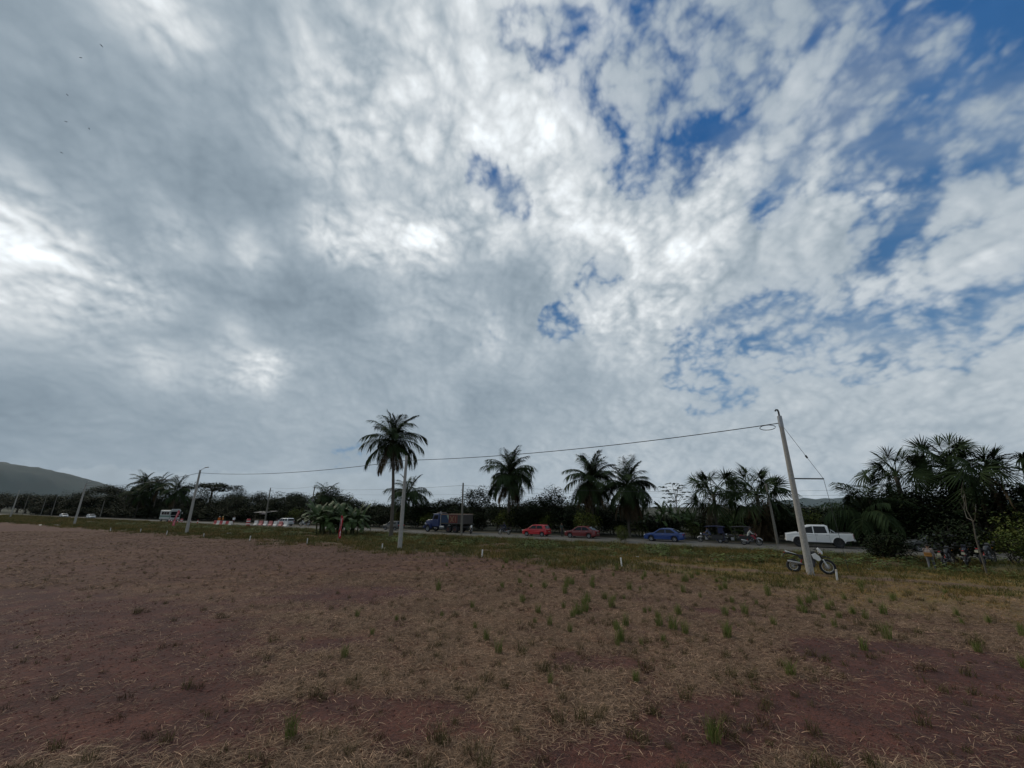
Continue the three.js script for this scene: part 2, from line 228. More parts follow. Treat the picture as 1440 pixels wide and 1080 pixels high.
function tile(N, fn, colour) { const d = new Uint8Array(N * N * 4); for (let j = 0; j < N; j++) for (let i = 0; i < N; i++) { const c = fn(i / N, j / N), o = (j * N + i) * 4; for (let k = 0; k < 3; k++) d[o + k] = clamp(Array.isArray(c) ? c[k] : c) * 255; d[o + 3] = 255; }
  const t = new THREE.DataTexture(d, N, N); t.wrapS = t.wrapT = THREE.RepeatWrapping; t.magFilter = THREE.LinearFilter; t.minFilter = THREE.LinearMipmapLinearFilter; t.generateMipmaps = true; if (colour) t.colorSpace = THREE.SRGBColorSpace; t.needsUpdate = true; return t; }
{
  const r = rng(5), N = 1024, clods = new Float32Array(N * N);
  for (let k = 0; k < 5200; k++) { const cx = r() * N, cy = r() * N, R = 1.2 + 7 * r() ** 4, h = 0.25 + 0.75 * r(); for (let y = -Math.ceil(R); y <= R; y++) for (let x = -Math.ceil(R); x <= R; x++) { const e = (x * x + y * y) / (R * R); if (e < 1) { const o = ((Math.floor(cy + y) + N) % N) * N + ((Math.floor(cx + x) + N) % N); clods[o] = Math.max(clods[o], h * Math.sqrt(1 - e)); } } }
  const rel = (u, v) => 0.34 + 0.16 * noiseP(u * 9, v * 9, 9) + 0.12 * noiseP(u * 37, v * 37, 37) + 0.10 * noiseP(u * 120, v * 120, 120) + 0.34 * clods[Math.floor(v * N) * N + Math.floor(u * N)];
  const relief = tile(N, rel);
  const grain = tile(N, (u, v) => { const g = 0.78 + 0.13 * noiseP(u * 60, v * 60, 60) + 0.20 * noiseP(u * 200, v * 200, 200) + 0.09 * noiseP(u * 14, v * 14, 14), w = 0.04 * noiseP(u * 22 + 3, v * 22, 22); return [g + w, g, g - w]; }, true);
  const axis = (n, s, a, o) => { const m = Math.asinh(a / s); return Array.from({ length: n + 1 }, (_, i) => o + s * Math.sinh((i / n * 2 - 1) * m)); };
  const xs = axis(640, 8, 5000, 1), zs = axis(560, 7, 5000, -11), S = new Soup(), uv = [];
  for (const z of zs) for (const x of xs) { S.v(x, gy(x, z), z, groundColor(x, z).map(k => k / 0.62)); uv.push(x / 2.7, z / 2.7); }
  const w = xs.length; for (let j = 0; j < zs.length - 1; j++) for (let i = 0; i < w - 1; i++) { const a = j * w + i; S.t(a, a + w, a + 1); S.t(a + 1, a + w, a + w + 1); }
  const g = S.geo(); g.setAttribute('uv', new THREE.Float32BufferAttribute(uv, 2));
  structure(new THREE.Mesh(g, new THREE.MeshStandardMaterial({ vertexColors: true, map: grain, bumpMap: relief, bumpScale: 0.06, roughness: 1 })), 'ground');
  // the road: worn asphalt, a slab 6 cm thick
  const asphalt = tile(1024, (u, v) => { const k = 0.74 + 0.10 * noiseP(u * 5, v * 5, 5) + 0.12 * noiseP(u * 230, v * 230, 230) + 0.05 * noiseP(u * 40, v * 40, 40); return [k, k * 0.985, k * 0.955]; }, true);
  const A = new Soup(), auv = [], st = []; for (let s = -90; s < 900; s += s < 160 ? 0.9 : 12) st.push(s);
  const lanes = [-0.9, -1.15, -1.4, -2.8, -4.2, -5.6, -7.2, -8.9, -9.3];
  st.forEach(s => lanes.forEach((q, k) => { const e = k === 0 ? 0.22 * fbm(s * 0.6, 4, 3) : k === lanes.length - 1 ? 0.3 * fbm(s * 0.5, 14, 3) : 0, [x, z] = atRoad(s, q + e); A.v(x, k === 0 || k === lanes.length - 1 ? ROAD_Y - 0.07 : roadY(q), z); auv.push(s / 4, q / 4); }));
  for (let j = 0; j < st.length - 1; j++) for (let i = 0; i < lanes.length - 1; i++) { const a = j * lanes.length + i, b = a + lanes.length; A.t(a, b, a + 1); A.t(a + 1, b, b + 1); }
  const ag = A.geo(); ag.setAttribute('uv', new THREE.Float32BufferAttribute(auv, 2));
  structure(new THREE.Mesh(ag, new THREE.MeshStandardMaterial({ color: lin(0.20, 0.195, 0.182), map: asphalt, bumpMap: relief, bumpScale: 0.006, roughness: 0.85 })), 'road');
}
// hills far off, forested
{
  function hills(name, azs, heightAt, dist, depth, c) {
    const S = new Soup(), rows = 26; 
    for (let j = 0; j <= rows; j++) for (const az of azs) { const a = az * Math.PI / 180, t = j / rows, R = dist + depth * t, e = heightAt(az), x = Math.sin(a) * R, z = -Math.cos(a) * R;
      const prof = Math.sin(Math.PI * Math.min(t * 0.55 / 0.5, 1) ) , h = (dist + depth * 0.5) * Math.tan(Math.max(0, e) * Math.PI / 180) * prof; const rough = 0.14 * fbm(x / 900, z / 900, 4) + 0.05 * fbm(x / 180, z / 180, 3);
      S.v(x, h * (1 + rough * (t > 0.02 ? 1 : 0)) - 12 * (1 - prof), z, c.map(k => k * (1 + 0.4 * fbm(x / 300, z / 300, 3)))); }
    const w = azs.length; for (let j = 0; j < rows; j++) for (let i = 0; i < w - 1; i++) { const a = j * w + i; S.t(a, a + 1, a + w); S.t(a + 1, a + w + 1, a + w); }
    structure(new THREE.Mesh(S.geo(), new THREE.MeshStandardMaterial({ vertexColors: true, roughness: 1 })), name);
  }
  const range = (a, b, n) => Array.from({ length: n + 1 }, (_, i) => a + (b - a) * i / n);
  hills('hill', range(-80, -36, 160), az => 3.75 * sstep(-36.5, -53, az) ** 0.8 + 0.12 * noise(az * 0.5, 3) * sstep(-37, -42, az), 9000, 4500, [0.030, 0.044, 0.034]);
  hills('hill_range', range(24, 70, 150), az => 1.0 * sstep(28, 35, az) + 0.12 * noise(az * 0.9, 8) - 0.1, 12000, 1800, [0.04, 0.055, 0.045]);
}
scene.fog = new THREE.FogExp2(new THREE.Color(0.60, 0.72, 0.84), 0.000014);

// ---------------------------------------------------------------- straw and grass
const M4 = new THREE.Matrix4(), Q4 = new THREE.Quaternion(), EU = new THREE.Euler();
function scatter(name, geo, mat, list) {               // list of [x, z, turn, scale, height scale, colour, lift]
  const m = new THREE.InstancedMesh(geo, mat, list.length);
  list.forEach(([x, z, a, s, sy, c, dy], i) => { m.setMatrixAt(i, M4.compose(V3(x, gy(x, z) + (dy || 0), z), Q4.setFromEuler(EU.set(0, a, 0)), V3(s, s * sy, s))); if (c) m.setColorAt(i, lin(...c)); });
  return stuff(m, name);
}
function strawClump(seed, n, R, len, wid) {
  const r = rng(seed), S = new Soup();
  for (let k = 0; k < n; k++) {
    const a = r() * 6.283, L = len * (0.35 + 0.9 * r()), d = V3(Math.cos(a), 0, Math.sin(a)), o = V3((r() - 0.5) * 2 * R, 0.004 + 0.03 * r() * r(), (r() - 0.5) * 2 * R), lift = r() < 0.10 ? 0.08 * r() : 0.015 * r(), bend = (r() - 0.5) * 0.14;
    const side = V3(-d.z, (r() - 0.5) * 0.9, d.x).normalize(), t = 0.35 + 1.25 * r() ** 1.8, warm = r(), c = [1.0 * t, (0.78 + 0.06 * warm) * t, (0.52 + 0.10 * warm) * t], w = wid * (0.6 + 0.7 * r());
    const p = u => V3(o.x + d.x * L * u - d.z * bend * L * u * u, o.y + lift * u + 0.006 * Math.sin(u * 3.1), o.z + d.z * L * u + d.x * bend * L * u * u);
    S.ribbon([p(0), p(0.5), p(1)], side, [w, w, w * 0.35], c);
  }
  return S.geo();
}
const strawMat = new THREE.MeshPhysicalMaterial({ vertexColors: true, roughness: 0.8, specularIntensity: 0.4 });
{
  const r = rng(11), near = [[], [], []], far = [[], []];
  for (let k = 0; k < 150000; k++) {                   // thicker towards where one can see single stalks
    const d = 4 + 21 * r() ** 0.75, a = (r() - 0.5) * 2.4, x = Math.sin(a) * d * 1.25, z = -Math.cos(a) * d; if (z > -3.5) continue;
    const b = bare(x, z), lw = lawn(x, z), clumpy = 0.5 + 0.9 * fbm(x * 0.9, z * 0.9 + 3, 3);
    if (r() > 0.62 * (1 - b) * clumpy * (1 - 0.6 * lw) * (0.16 + 0.84 * sstep(-13, -2, x)) + 0.02) continue;
    const t = 0.14 + 0.16 * r() + 0.04 * fbm(x * 0.4, z * 0.4, 2);
    near[Math.floor(r() * 3)].push([x, z, r() * 6.28, 0.8 + 0.6 * r(), 1, [t * 1.58, t * 1.24, t * 1.10]]);
  }
  for (let k = 0; k < 42000; k++) {
    const x = -75 + 105 * r(), z = -64 + 44 * r(), q = qOf(x, z); if (q < 17 || Math.hypot(x, z) < 20) continue;
    if (r() > (1 - bare(x, z)) * (1 - 0.6 * lawn(x, z)) * (1 - 0.8 * edgeGrass(x, z)) * (0.45 + 0.8 * fbm(x * 0.4, z * 0.6, 3)) + 0.04) continue;
    if (r() < 0.35) continue; const t = 0.11 + 0.11 * r(); far[Math.floor(r() * 2)].push([x, z, r() * 6.28, 1.2 + 0.8 * r(), 1, [t * 1.0, t * 0.66, t * 0.50]]);
  }
  near.forEach((l, i) => scatter('dry_straw', strawClump(100 + i, 24, 0.24, 0.165, 0.0054), strawMat, l));
  far.forEach((l, i) => scatter('dry_straw', strawClump(200 + i, 14, 0.45, 0.14, 0.013), strawMat, l));
}
{ // loose clods and pebbles on the bare soil
  const r = rng(15), g = new THREE.IcosahedronGeometry(1, 1), p = g.attributes.position; for (let i = 0; i < p.count; i++) { const k = 0.75 + 0.5 * Math.abs(noise(p.getX(i) * 2.1 + 5, p.getY(i) * 2.3 + p.getZ(i) * 1.7)); p.setXYZ(i, p.getX(i) * k, p.getY(i) * k * 0.7, p.getZ(i) * k); } g.computeVertexNormals(); const l = [];
  for (let k = 0; k < 60000; k++) { const d = 4.5 + 17 * r() ** 0.8, a = (r() - 0.5) * 2.3, x = Math.sin(a) * d * 1.2, z = -Math.cos(a) * d; if (z > -4 || r() > 0.15 + 0.5 * bare(x, z)) continue; const t = 0.75 + 0.6 * r(), s = 0.005 + 0.030 * r() ** 3; l.push([x, z, r() * 6.28, s, 1, [0.105 * t, 0.040 * t, 0.030 * t], 0]); }
  scatter('soil_clods', g, new THREE.MeshStandardMaterial({ color: 0xffffff, roughness: 1 }), l); }
function grassClump(seed, n, R, h, w, spread, palette, segs = 3) {
  const r = rng(seed), S = new Soup();
  for (let k = 0; k < n; k++) {
    const a = r() * 6.283, rr = R * Math.sqrt(r()), H = h * (0.35 + 0.75 * r()), ln = spread * (0.25 + r()) * H, da = r() * 6.283, d = V3(Math.cos(da), 0, Math.sin(da)), o = V3(Math.cos(a) * rr, -0.02, Math.sin(a) * rr), sa = r() * 6.283, side = V3(Math.cos(sa), 0, Math.sin(sa));
    const p = palette[Math.floor(r() * palette.length)], t = 0.7 + 0.6 * r(), c = p.map(v => v * t), pts = [], ws = [];
    for (let u = 0; u <= segs; u++) { const f = u / segs; pts.push(V3(o.x + d.x * ln * f * f, o.y + H * (f - 0.28 * spread * f * f * f), o.z + d.z * ln * f * f)); ws.push(w * (1 - f * 0.85) * (0.7 + 0.3 * Math.sin(f * 3))); }
    S.ribbon(pts, side, ws, c);
  }
  return S.geo();
}
const grassMat = new THREE.MeshPhysicalMaterial({ vertexColors: true, roughness: 0.8, specularIntensity: 0.3 });
const GREEN = [[0.09, 0.135, 0.028], [0.12, 0.165, 0.036], [0.15, 0.16, 0.048], [0.21, 0.165, 0.07]], OLIVE = [[0.095, 0.082, 0.028], [0.065, 0.062, 0.020], [0.13, 0.095, 0.042], [0.05, 0.042, 0.016]], DRY = [[0.085, 0.048, 0.022], [0.06, 0.034, 0.016], [0.12, 0.075, 0.038], [0.045, 0.034, 0.014]];
{
  // tufts one can tell apart: each a thing of its own
  const kinds = [
    ['green_grass_tuft', 'fresh green upright grass tuft standing out on the dry field', 'green tufts on the dry field', [0, 1, 2].map(i => grassClump(300 + i, 90, 0.09, 0.42, 0.012, 0.40, GREEN))],
    ['olive_grass_tuft', 'olive and straw coloured grass tuft rooted in the dry field', 'olive tufts on the dry field', [0, 1, 2].map(i => grassClump(310 + i, 52, 0.11, 0.28, 0.009, 0.7, OLIVE))],
    ['brown_grass_tuft', 'withered dark brown grass tuft lying low on the red soil', 'withered tufts on the red soil', [0, 1].map(i => grassClump(320 + i, 46, 0.12, 0.20, 0.009, 1.1, DRY))]];
  const r = rng(21), spots = [];
  const given = [[4.8, -13.6, 0, 1.5], [5.0, -13.2, 0, 1.1], [4.5, -13.9, 0, 1.2], [2.2, -15.3, 0, 1.2], [2.0, -15.0, 0, 0.9], [3.5, -14, 0, 1.1], [0.9, -15.6, 0, 1], [8, -15.5, 0, 1.2], [7.8, -15.0, 1, 1.1], [3.3, -7.8, 1, 1.6], [3.15, -7.6, 0, 1.2], [3.45, -7.7, 1, 1.2], [-0.7, -12.6, 0, 0.9], [6.3, -13.3, 0, 1], [2.7, -16.8, 0, 0.9], [-0.6, -7.3, 1, 1.1], [0.8, -8.2, 1, 1.2], [1.2, -8.25, 1, 1.3], [1.9, -7.7, 1, 1.2], [2.05, -7.55, 1, 1], [4.2, -8.1, 2, 1.5], [-1.2, -7.6, 1, 1.4], [-1.05, -7.5, 1, 1.1], [-3.5, -7.7, 0, 1], [-3.6, -9, 1, 1], [-2.4, -7.3, 1, 0.9], [10.7, -14, 1, 1.5], [10.9, -13.7, 1, 1.3], [12.6, -15.3, 0, 1.2], [12.1, -12, 1, 1.5], [12.4, -12.2, 1, 1.3], [9.3, -10.4, 2, 1.2], [10.7, -13.3, 1, 1.1], [5.1, -10, 1, 1.1], [5.2, -11.3, 1, 1.2], [-13, -15.8, 2, 1.5], [-12.9, -15.5, 1, 1.2], [-9.1, -12, 2, 1.4], [-8.8, -12.1, 2, 1.1], [-5.8, -7.8, 2, 1.1], [-5.4, -7.6, 1, 1.0], [-6.8, -8.3, 2, 1.0], [0.3, -13.6, 2, 1.2], [1.2, -11.8, 2, 1.3], [6.9, -11.6, 2, 1.3], [3.1, -10.6, 1, 1.2], [2.6, -9.9, 0, 0.8]];
  for (const g of given) spots.push(g);
  let guard = 0;
  while (spots.length < 620 && guard++ < 20000) {
    const d = 6 + 24 * r() ** 1.15, a = (r() - 0.5) * 2.05, x = Math.sin(a) * d * 1.15, z = -Math.cos(a) * d; if (qOf(x, z) < 20) continue;
    const b = bare(x, z), right = sstep(-9, 4, x); if (r() > 0.15 + 0.85 * right * (1 - b * 0.7)) continue;
    const k = r() < 0.48 * right * sstep(-9, -14, z) ? 0 : r() < 0.35 + 0.4 * right ? 1 : 2; spots.push([x, z, k, 0.6 + 0.75 * r() ** 1.6]);
  }
  spots.sort((a, b) => b[3] / Math.hypot(b[0], b[1]) - a[3] / Math.hypot(a[0], a[1]));
  const small = [[], [], []];
  spots.forEach(([x, z, k, s], i) => {
    const [name, label, group, geos] = kinds[k], turn = r() * 6.28, v = Math.floor(r() * geos.length), sy = 0.8 + 0.35 * r();
    if (i >= 300) { small[k].push([x, z, turn, s, sy]); return; }                  // past 300 the tufts are too small to pick apart
    const m = new THREE.Mesh(geos[v], grassMat), big = s > 1.15; m.position.set(x, gy(x, z), z); m.rotation.y = turn; m.scale.set(s, s * sy, s); top(m, name, (big ? 'large ' : 'small ') + label, 'grass tuft', (big ? 'large ' : 'small ') + group);
  });
  small.forEach((l, k) => scatter('field_grass', kinds[k][3][0], grassMat, l));
  // the rest of the growth on the field, too small to count
  const rest = [[], []];
  for (let k = 0; k < 16000; k++) { const d = 5 + 52 * r() ** 0.8, a = (r() - 0.5) * 2.1, x = Math.sin(a) * d * 1.2, z = -Math.cos(a) * d, q = qOf(x, z); if (q < 18) continue; if (r() > (0.22 + 0.6 * sstep(-12, 4, x)) * (1 - 0.8 * bare(x, z)) + 0.05) continue;
    const t = 0.75 + 0.5 * r(); rest[r() < 0.45 ? 0 : 1].push([x, z, r() * 6.28, 0.4 + 0.65 * r() ** 2, 0.8 + 0.5 * r(), [t, t, t]]); }
  scatter('field_grass', grassClump(330, 26, 0.10, 0.24, 0.011, 0.6, OLIVE), grassMat, rest[0]);
  scatter('field_grass', grassClump(331, 22, 0.12, 0.17, 0.012, 1.0, DRY), grassMat, rest[1]);
  // rough grass on the verge, low lawn round the corner pole
  const tall = [[], []], low = [], weeds = [];
  for (let k = 0; k < 90000; k++) {
    const s = -34 + 330 * r() ** 1.9, q = -0.6 + 25 * r(), [x, z] = atRoad(s, q), e = edgeGrass(x, z); if (r() > e || r() < 0.9 * dirtPath(x, z)) continue;
    const n = fbm(x * 0.35, z * 0.35, 3), m = sstep(0.02, 0.32, fbm(x * 0.14 + 3, z * 0.2, 3)) * sstep(5, 9, q), lw = lawn(x, z); if (r() < m * 0.6 || r() < lw * 0.6 || r() > 0.6 + n * 0.6) continue;
    const t = 0.62 + 0.5 * r() + 0.4 * n, y = clamp(0.35 + n + 0.5 * (r() - 0.5)); tall[r() < 0.6 ? 0 : 1].push([x, z, r() * 6.28, (0.55 + 0.55 * r()) * (1 + Math.max(0, s) / 260), 0.55 + 0.5 * r() + 0.35 * sstep(6, 1, q), [t * (0.85 + 0.5 * y), t, t * 0.85]]);
  }
  for (let k = 0; k < 30000; k++) { const x = 2 + 34 * r(), z = -33 + 22 * r(), l = lawn(x, z) * (1 - 0.9 * dirtPath(x, z)); if (r() > l * (0.6 + 0.7 * fbm(x * 0.5, z * 0.5, 3)) || qOf(x, z) < 8) continue; const t = 0.8 + 0.5 * r(), y = 0.5 + 0.7 * fbm(x * 0.25 + 60, z * 0.25, 3); low.push([x, z, r() * 6.28, 0.7 + 0.6 * r(), 1, [t * (1 + 0.3 * y), t * 0.98, t * 0.9]]); }
  scatter('verge_grass', grassClump(340, 30, 0.34, 0.42, 0.026, 0.6, [[0.085, 0.092, 0.026], [0.125, 0.115, 0.036], [0.20, 0.145, 0.06]]), grassMat, tall[0]);
  scatter('verge_grass', grassClump(341, 26, 0.36, 0.50, 0.028, 0.8, [[0.062, 0.078, 0.022], [0.12, 0.105, 0.036], [0.21, 0.15, 0.068]]), grassMat, tall[1]);
  scatter('lawn_grass', grassClump(350, 34, 0.25, 0.09, 0.012, 1.0, [[0.24, 0.18, 0.055], [0.17, 0.155, 0.042], [0.30, 0.22, 0.085]]), grassMat, low);
  for (let k = 0; k < 2600; k++) { const s = -30 + 160 * r() ** 1.5, q = 1 + 14 * r(), [x, z] = atRoad(s, q); if (fbm(x * 0.2 + 44, z * 0.2, 3) < 0.02 || lawn(x, z) > 0.5) continue; const t = 0.6 + 0.7 * r(); weeds.push([x, z, r() * 6.28, 0.5 + 0.8 * r(), 0.6 + 0.5 * r(), [t, t, t]]); }
  const S = new Soup(), rw = rng(61); for (let k = 0; k < 46; k++) { const a = rw() * 6.28, e = 0.35 * Math.sqrt(rw()), h = 0.08 + 0.42 * rw(), b = rw() * 6.28, l = 0.06 + 0.06 * rw(), t = 0.6 + 0.8 * rw(), c = [0.085 * t, 0.11 * t, 0.03 * t], d = V3(Math.cos(b), 0.5 * (rw() - 0.6), Math.sin(b)), o = V3(Math.cos(a) * e, h, Math.sin(a) * e); S.ribbon([o, o.clone().addScaledVector(d, l), o.clone().addScaledVector(d, 2 * l)], V3(-d.z, 0.2, d.x), [0.03, 0.09, 0.01], c); }
  scatter('verge_weeds', S.geo(), grassMat, weeds);
}

// ---------------------------------------------------------------- palms, bananas, trees
const leafMat = new THREE.MeshPhysicalMaterial({ vertexColors: true, roughness: 0.75, specularIntensity: 0.12 });
const barkTile = tile(256, (u, v) => { const k = 0.62 + 0.22 * noiseP(u * 8, v * 30, 8) + 0.2 * noiseP(u * 60, v * 24, 24); return [k, k * 0.97, k * 0.92]; }, true);
const bark = (r, g, b) => new THREE.MeshStandardMaterial({ color: lin(r, g, b), roughness: 0.95 });
const barkPalm = bark(0.085, 0.072, 0.058), barkTree = bark(0.06, 0.05, 0.038), barkPale = bark(0.16, 0.145, 0.12), deadMat = std(0.085, 0.062, 0.04, 0.95);
// a feather leaf in the x-y plane: el0 the angle at which it leaves the stem, bend how far it arches over
function feather(seed, L, el0, bend, lf, col, hang) {
  const r = rng(seed), S = new Soup(), n = 9, pts = [], dirs = []; let p = V3(0, 0, 0), a = el0 + (r() - 0.5) * 0.25, sw = (r() - 0.5) * 0.6; bend *= 0.75 + 0.55 * r();
  for (let k = 0; k <= n; k++) { pts.push(p.clone()); dirs.push(V3(Math.cos(a), Math.sin(a), sw * 0.4).normalize()); p.addScaledVector(dirs[k], L / n); a -= bend / n * (0.45 + 1.1 * k / n); }
  S.tube(pts, pts.map((_, k) => 0.045 * (1 - 0.85 * k / n)), 4, [col[0] * 1.5, col[1] * 1.25, col[2] * 1.3]);
  const m = 36;
  for (let k = 1; k < m; k++) { const u = 0.10 + 0.90 * k / m, f = u * n, i = Math.min(n - 1, Math.floor(f)), o = pts[i].clone().lerp(pts[i + 1], f - i), d = dirs[i], up = V3(-d.y, d.x, 0).normalize();
    for (const sd of [-1, 1]) { if (r() < 0.06) continue; const l = lf * (0.35 + 0.9 * Math.sin(Math.PI * Math.min(1, u * 0.80 + 0.14))) * (0.85 + 0.3 * r()), t = 0.7 + 0.6 * r(), c = col.map(v => v * t);
      const e = V3(0, 0, sd).multiplyScalar(0.80).addScaledVector(d, 0.55 + 0.5 * u).addScaledVector(up, 0.18 - 0.25 * r()).normalize(), m1 = o.clone().addScaledVector(e, l * 0.5), m2 = m1.clone().addScaledVector(e, l * 0.45); m1.y -= hang * l * 0.10; m2.y -= hang * l * (0.42 + 0.2 * r());
      const side = V3().crossVectors(e, V3(0, 1, 0)).add(d.clone().multiplyScalar(0.4)).normalize(); S.ribbon([o, m1, m2], side, [0.045, 0.10, 0.012], c); } }
  return S.geo();
}
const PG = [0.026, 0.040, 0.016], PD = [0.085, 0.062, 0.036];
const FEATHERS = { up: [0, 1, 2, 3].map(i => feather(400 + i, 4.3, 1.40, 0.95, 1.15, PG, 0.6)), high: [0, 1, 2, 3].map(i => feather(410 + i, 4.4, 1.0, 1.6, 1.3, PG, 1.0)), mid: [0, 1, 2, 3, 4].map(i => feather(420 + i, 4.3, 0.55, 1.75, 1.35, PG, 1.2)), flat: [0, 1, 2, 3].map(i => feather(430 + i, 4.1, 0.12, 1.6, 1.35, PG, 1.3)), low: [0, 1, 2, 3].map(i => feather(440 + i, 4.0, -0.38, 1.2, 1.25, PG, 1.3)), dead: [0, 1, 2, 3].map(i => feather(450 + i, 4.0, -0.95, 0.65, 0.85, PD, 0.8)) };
function trunkGeo(H, r0, r1, lean, n = 9, rings = 0.014) {  // ringed palm stem with a swollen foot
  const pts = [], rad = []; const N = 26; for (let k = 0; k <= N; k++) { const u = k / N; pts.push(V3(lean[0] * u * u, H * u - 0.3 * (1 - u), lean[1] * u * u)); rad.push(lerp(r0, r1, u) + 0.14 * r0 * Math.exp(-u * 18) * 4 + (k % 2 ? rings : 0)); }
  const S = new Soup(); S.tube(pts, rad, n); return S.geo();
}
function coconut({ x, z, H, R = 1, lean = [0, 0], seed, label, mix = { up: 3, high: 6, mid: 8, flat: 6, low: 4, dead: 1 }, r0 = 0.19, nuts = 5, group }) {
  const g = new THREE.Group(), r = rng(seed); g.position.set(x, gy(x, z), z);
  part('trunk', trunkGeo(H, r0, r0 * 0.62, lean), barkPalm, g);
  const c = V3(lean[0], H, lean[1]); let k = 0;
  for (const [kind, n] of Object.entries(mix)) for (let i = 0; i < n; i++) { const f = part('frond', FEATHERS[kind][(i + seed) % FEATHERS[kind].length], leafMat, g); f.position.copy(c).add(V3(0, kind === 'up' ? 0.1 : kind === 'dead' ? -0.35 : -0.04 * k % 0.2, 0)); f.rotation.y = i / n * 6.283 + r() * 0.8 + k; f.rotation.z = (r() - 0.5) * 0.4; f.rotation.order = 'YXZ'; f.rotation.x = (r() - 0.5) * 0.35; f.scale.setScalar(R * (0.78 + 0.38 * r())); k++; }
  const nut = new THREE.SphereGeometry(0.14, 8, 6); nut.scale(1, 1.2, 1); for (let i = 0; i < nuts; i++) { const a = i * 1.3 + r(), o = part('coconut', nut, std(0.07, 0.075, 0.028, 0.7), g); o.position.set(c.x + Math.cos(a) * 0.3, c.y - 0.35 - 0.25 * r(), c.z + Math.sin(a) * 0.3); }
  return top(g, 'coconut_palm', label, 'palm tree', group);
}
// a fan leaf: stalk along x, then a fan of drooping fingers
function fan(seed, stalk, el0, bend, finger, col, droop) {
  const r = rng(seed), S = new Soup(), n = 6, pts = []; let p = V3(0, 0, 0), a = el0, d = V3(1, 0, 0);
  for (let k = 0; k <= n; k++) { pts.push(p.clone()); d = V3(Math.cos(a), Math.sin(a), 0); p.addScaledVector(d, stalk / n); a -= bend / n; }
  S.tube(pts, pts.map((_, k) => 0.04 * (1 - 0.55 * k / n)), 4, [col[0] * 1.3, col[1] * 1.2, col[2] * 1.2]);
  const o = pts[n], side = V3(0, 0, 1), N = 30;
  for (let k = 0; k < N; k++) { const t = (k + 0.5) / N * 2 - 1, b = t * 2.15 + (r() - 0.5) * 0.08, l = finger * (1.05 - 0.30 * Math.abs(t)) * (0.85 + 0.25 * r()), e = d.clone().multiplyScalar(Math.cos(b)).addScaledVector(side, Math.sin(b)); e.y += 0.10 - 0.12 * r(); e.normalize();
    const m1 = o.clone().addScaledVector(e, l * 0.5), m2 = m1.clone().addScaledVector(e, l * 0.45); m1.y -= droop * l * 0.08; m2.y -= droop * l * (0.30 + 0.25 * r()); const q = 0.75 + 0.5 * r(), s2 = V3().crossVectors(e, V3(0, 1, 0)).addScaledVector(V3(0, 1, 0), 0.5 * (r() - 0.5)).normalize();
    S.ribbon([o, m1, m2], s2, [0.03, 0.10, 0.012], col.map(v => v * q)); }
  return S.geo();
}
const FANS = { up: [0, 1].map(i => fan(500 + i, 2.1, 1.3, 0.30, 1.9, PG, 0.5)), high: [0, 1].map(i => fan(510 + i, 2.3, 0.95, 0.5, 1.9, PG, 0.9)), mid: [0, 1].map(i => fan(520 + i, 2.2, 0.45, 0.7, 1.8, PG, 1.2)), low: [0, 1].map(i => fan(530 + i, 2.0, -0.2, 0.7, 1.7, PG, 1.4)), dead: [0, 1].map(i => fan(540 + i, 1.4, -0.95, 0.45, 1.5, PD, 1.2)) };
function fanPalm({ x, z, H, R = 1, lean = [0, 0], seed, label, mix = { up: 4, high: 8, mid: 8, low: 5, dead: 2 }, r0 = 0.24, skirt = 0, group }) {
  const g = new THREE.Group(), r = rng(seed); g.position.set(x, gy(x, z), z);
  part('trunk', trunkGeo(H, r0, r0 * 0.8, lean), barkPalm, g); let k = 0;
  for (const [kind, n] of Object.entries(mix)) for (let i = 0; i < n; i++) { const f = part('fan_leaf', FANS[kind][i % 2], leafMat, g); f.rotation.order = 'YXZ'; f.position.set(lean[0], H + (kind === 'up' ? 0.15 : 0), lean[1]); f.rotation.y = i / n * 6.283 + r() * 0.9 + k; f.rotation.z = (r() - 0.5) * 0.3; f.rotation.x = (r() - 0.5) * 2.2; f.scale.setScalar(R * (0.82 + 0.32 * r())); k++; }
  for (let i = 0; i < skirt; i++) { const f = part('dead_leaf', FANS.dead[i % 2], leafMat, g); const u = 0.45 + 0.5 * r(); f.rotation.order = 'YXZ'; f.position.set(lean[0] * u * u, H * u, lean[1] * u * u); f.rotation.y = r() * 6.28; f.rotation.z = -0.35 - 0.2 * r(); f.scale.setScalar(R * (0.8 + 0.3 * r())); }
  return top(g, 'fan_palm', label, 'palm tree', group);
}
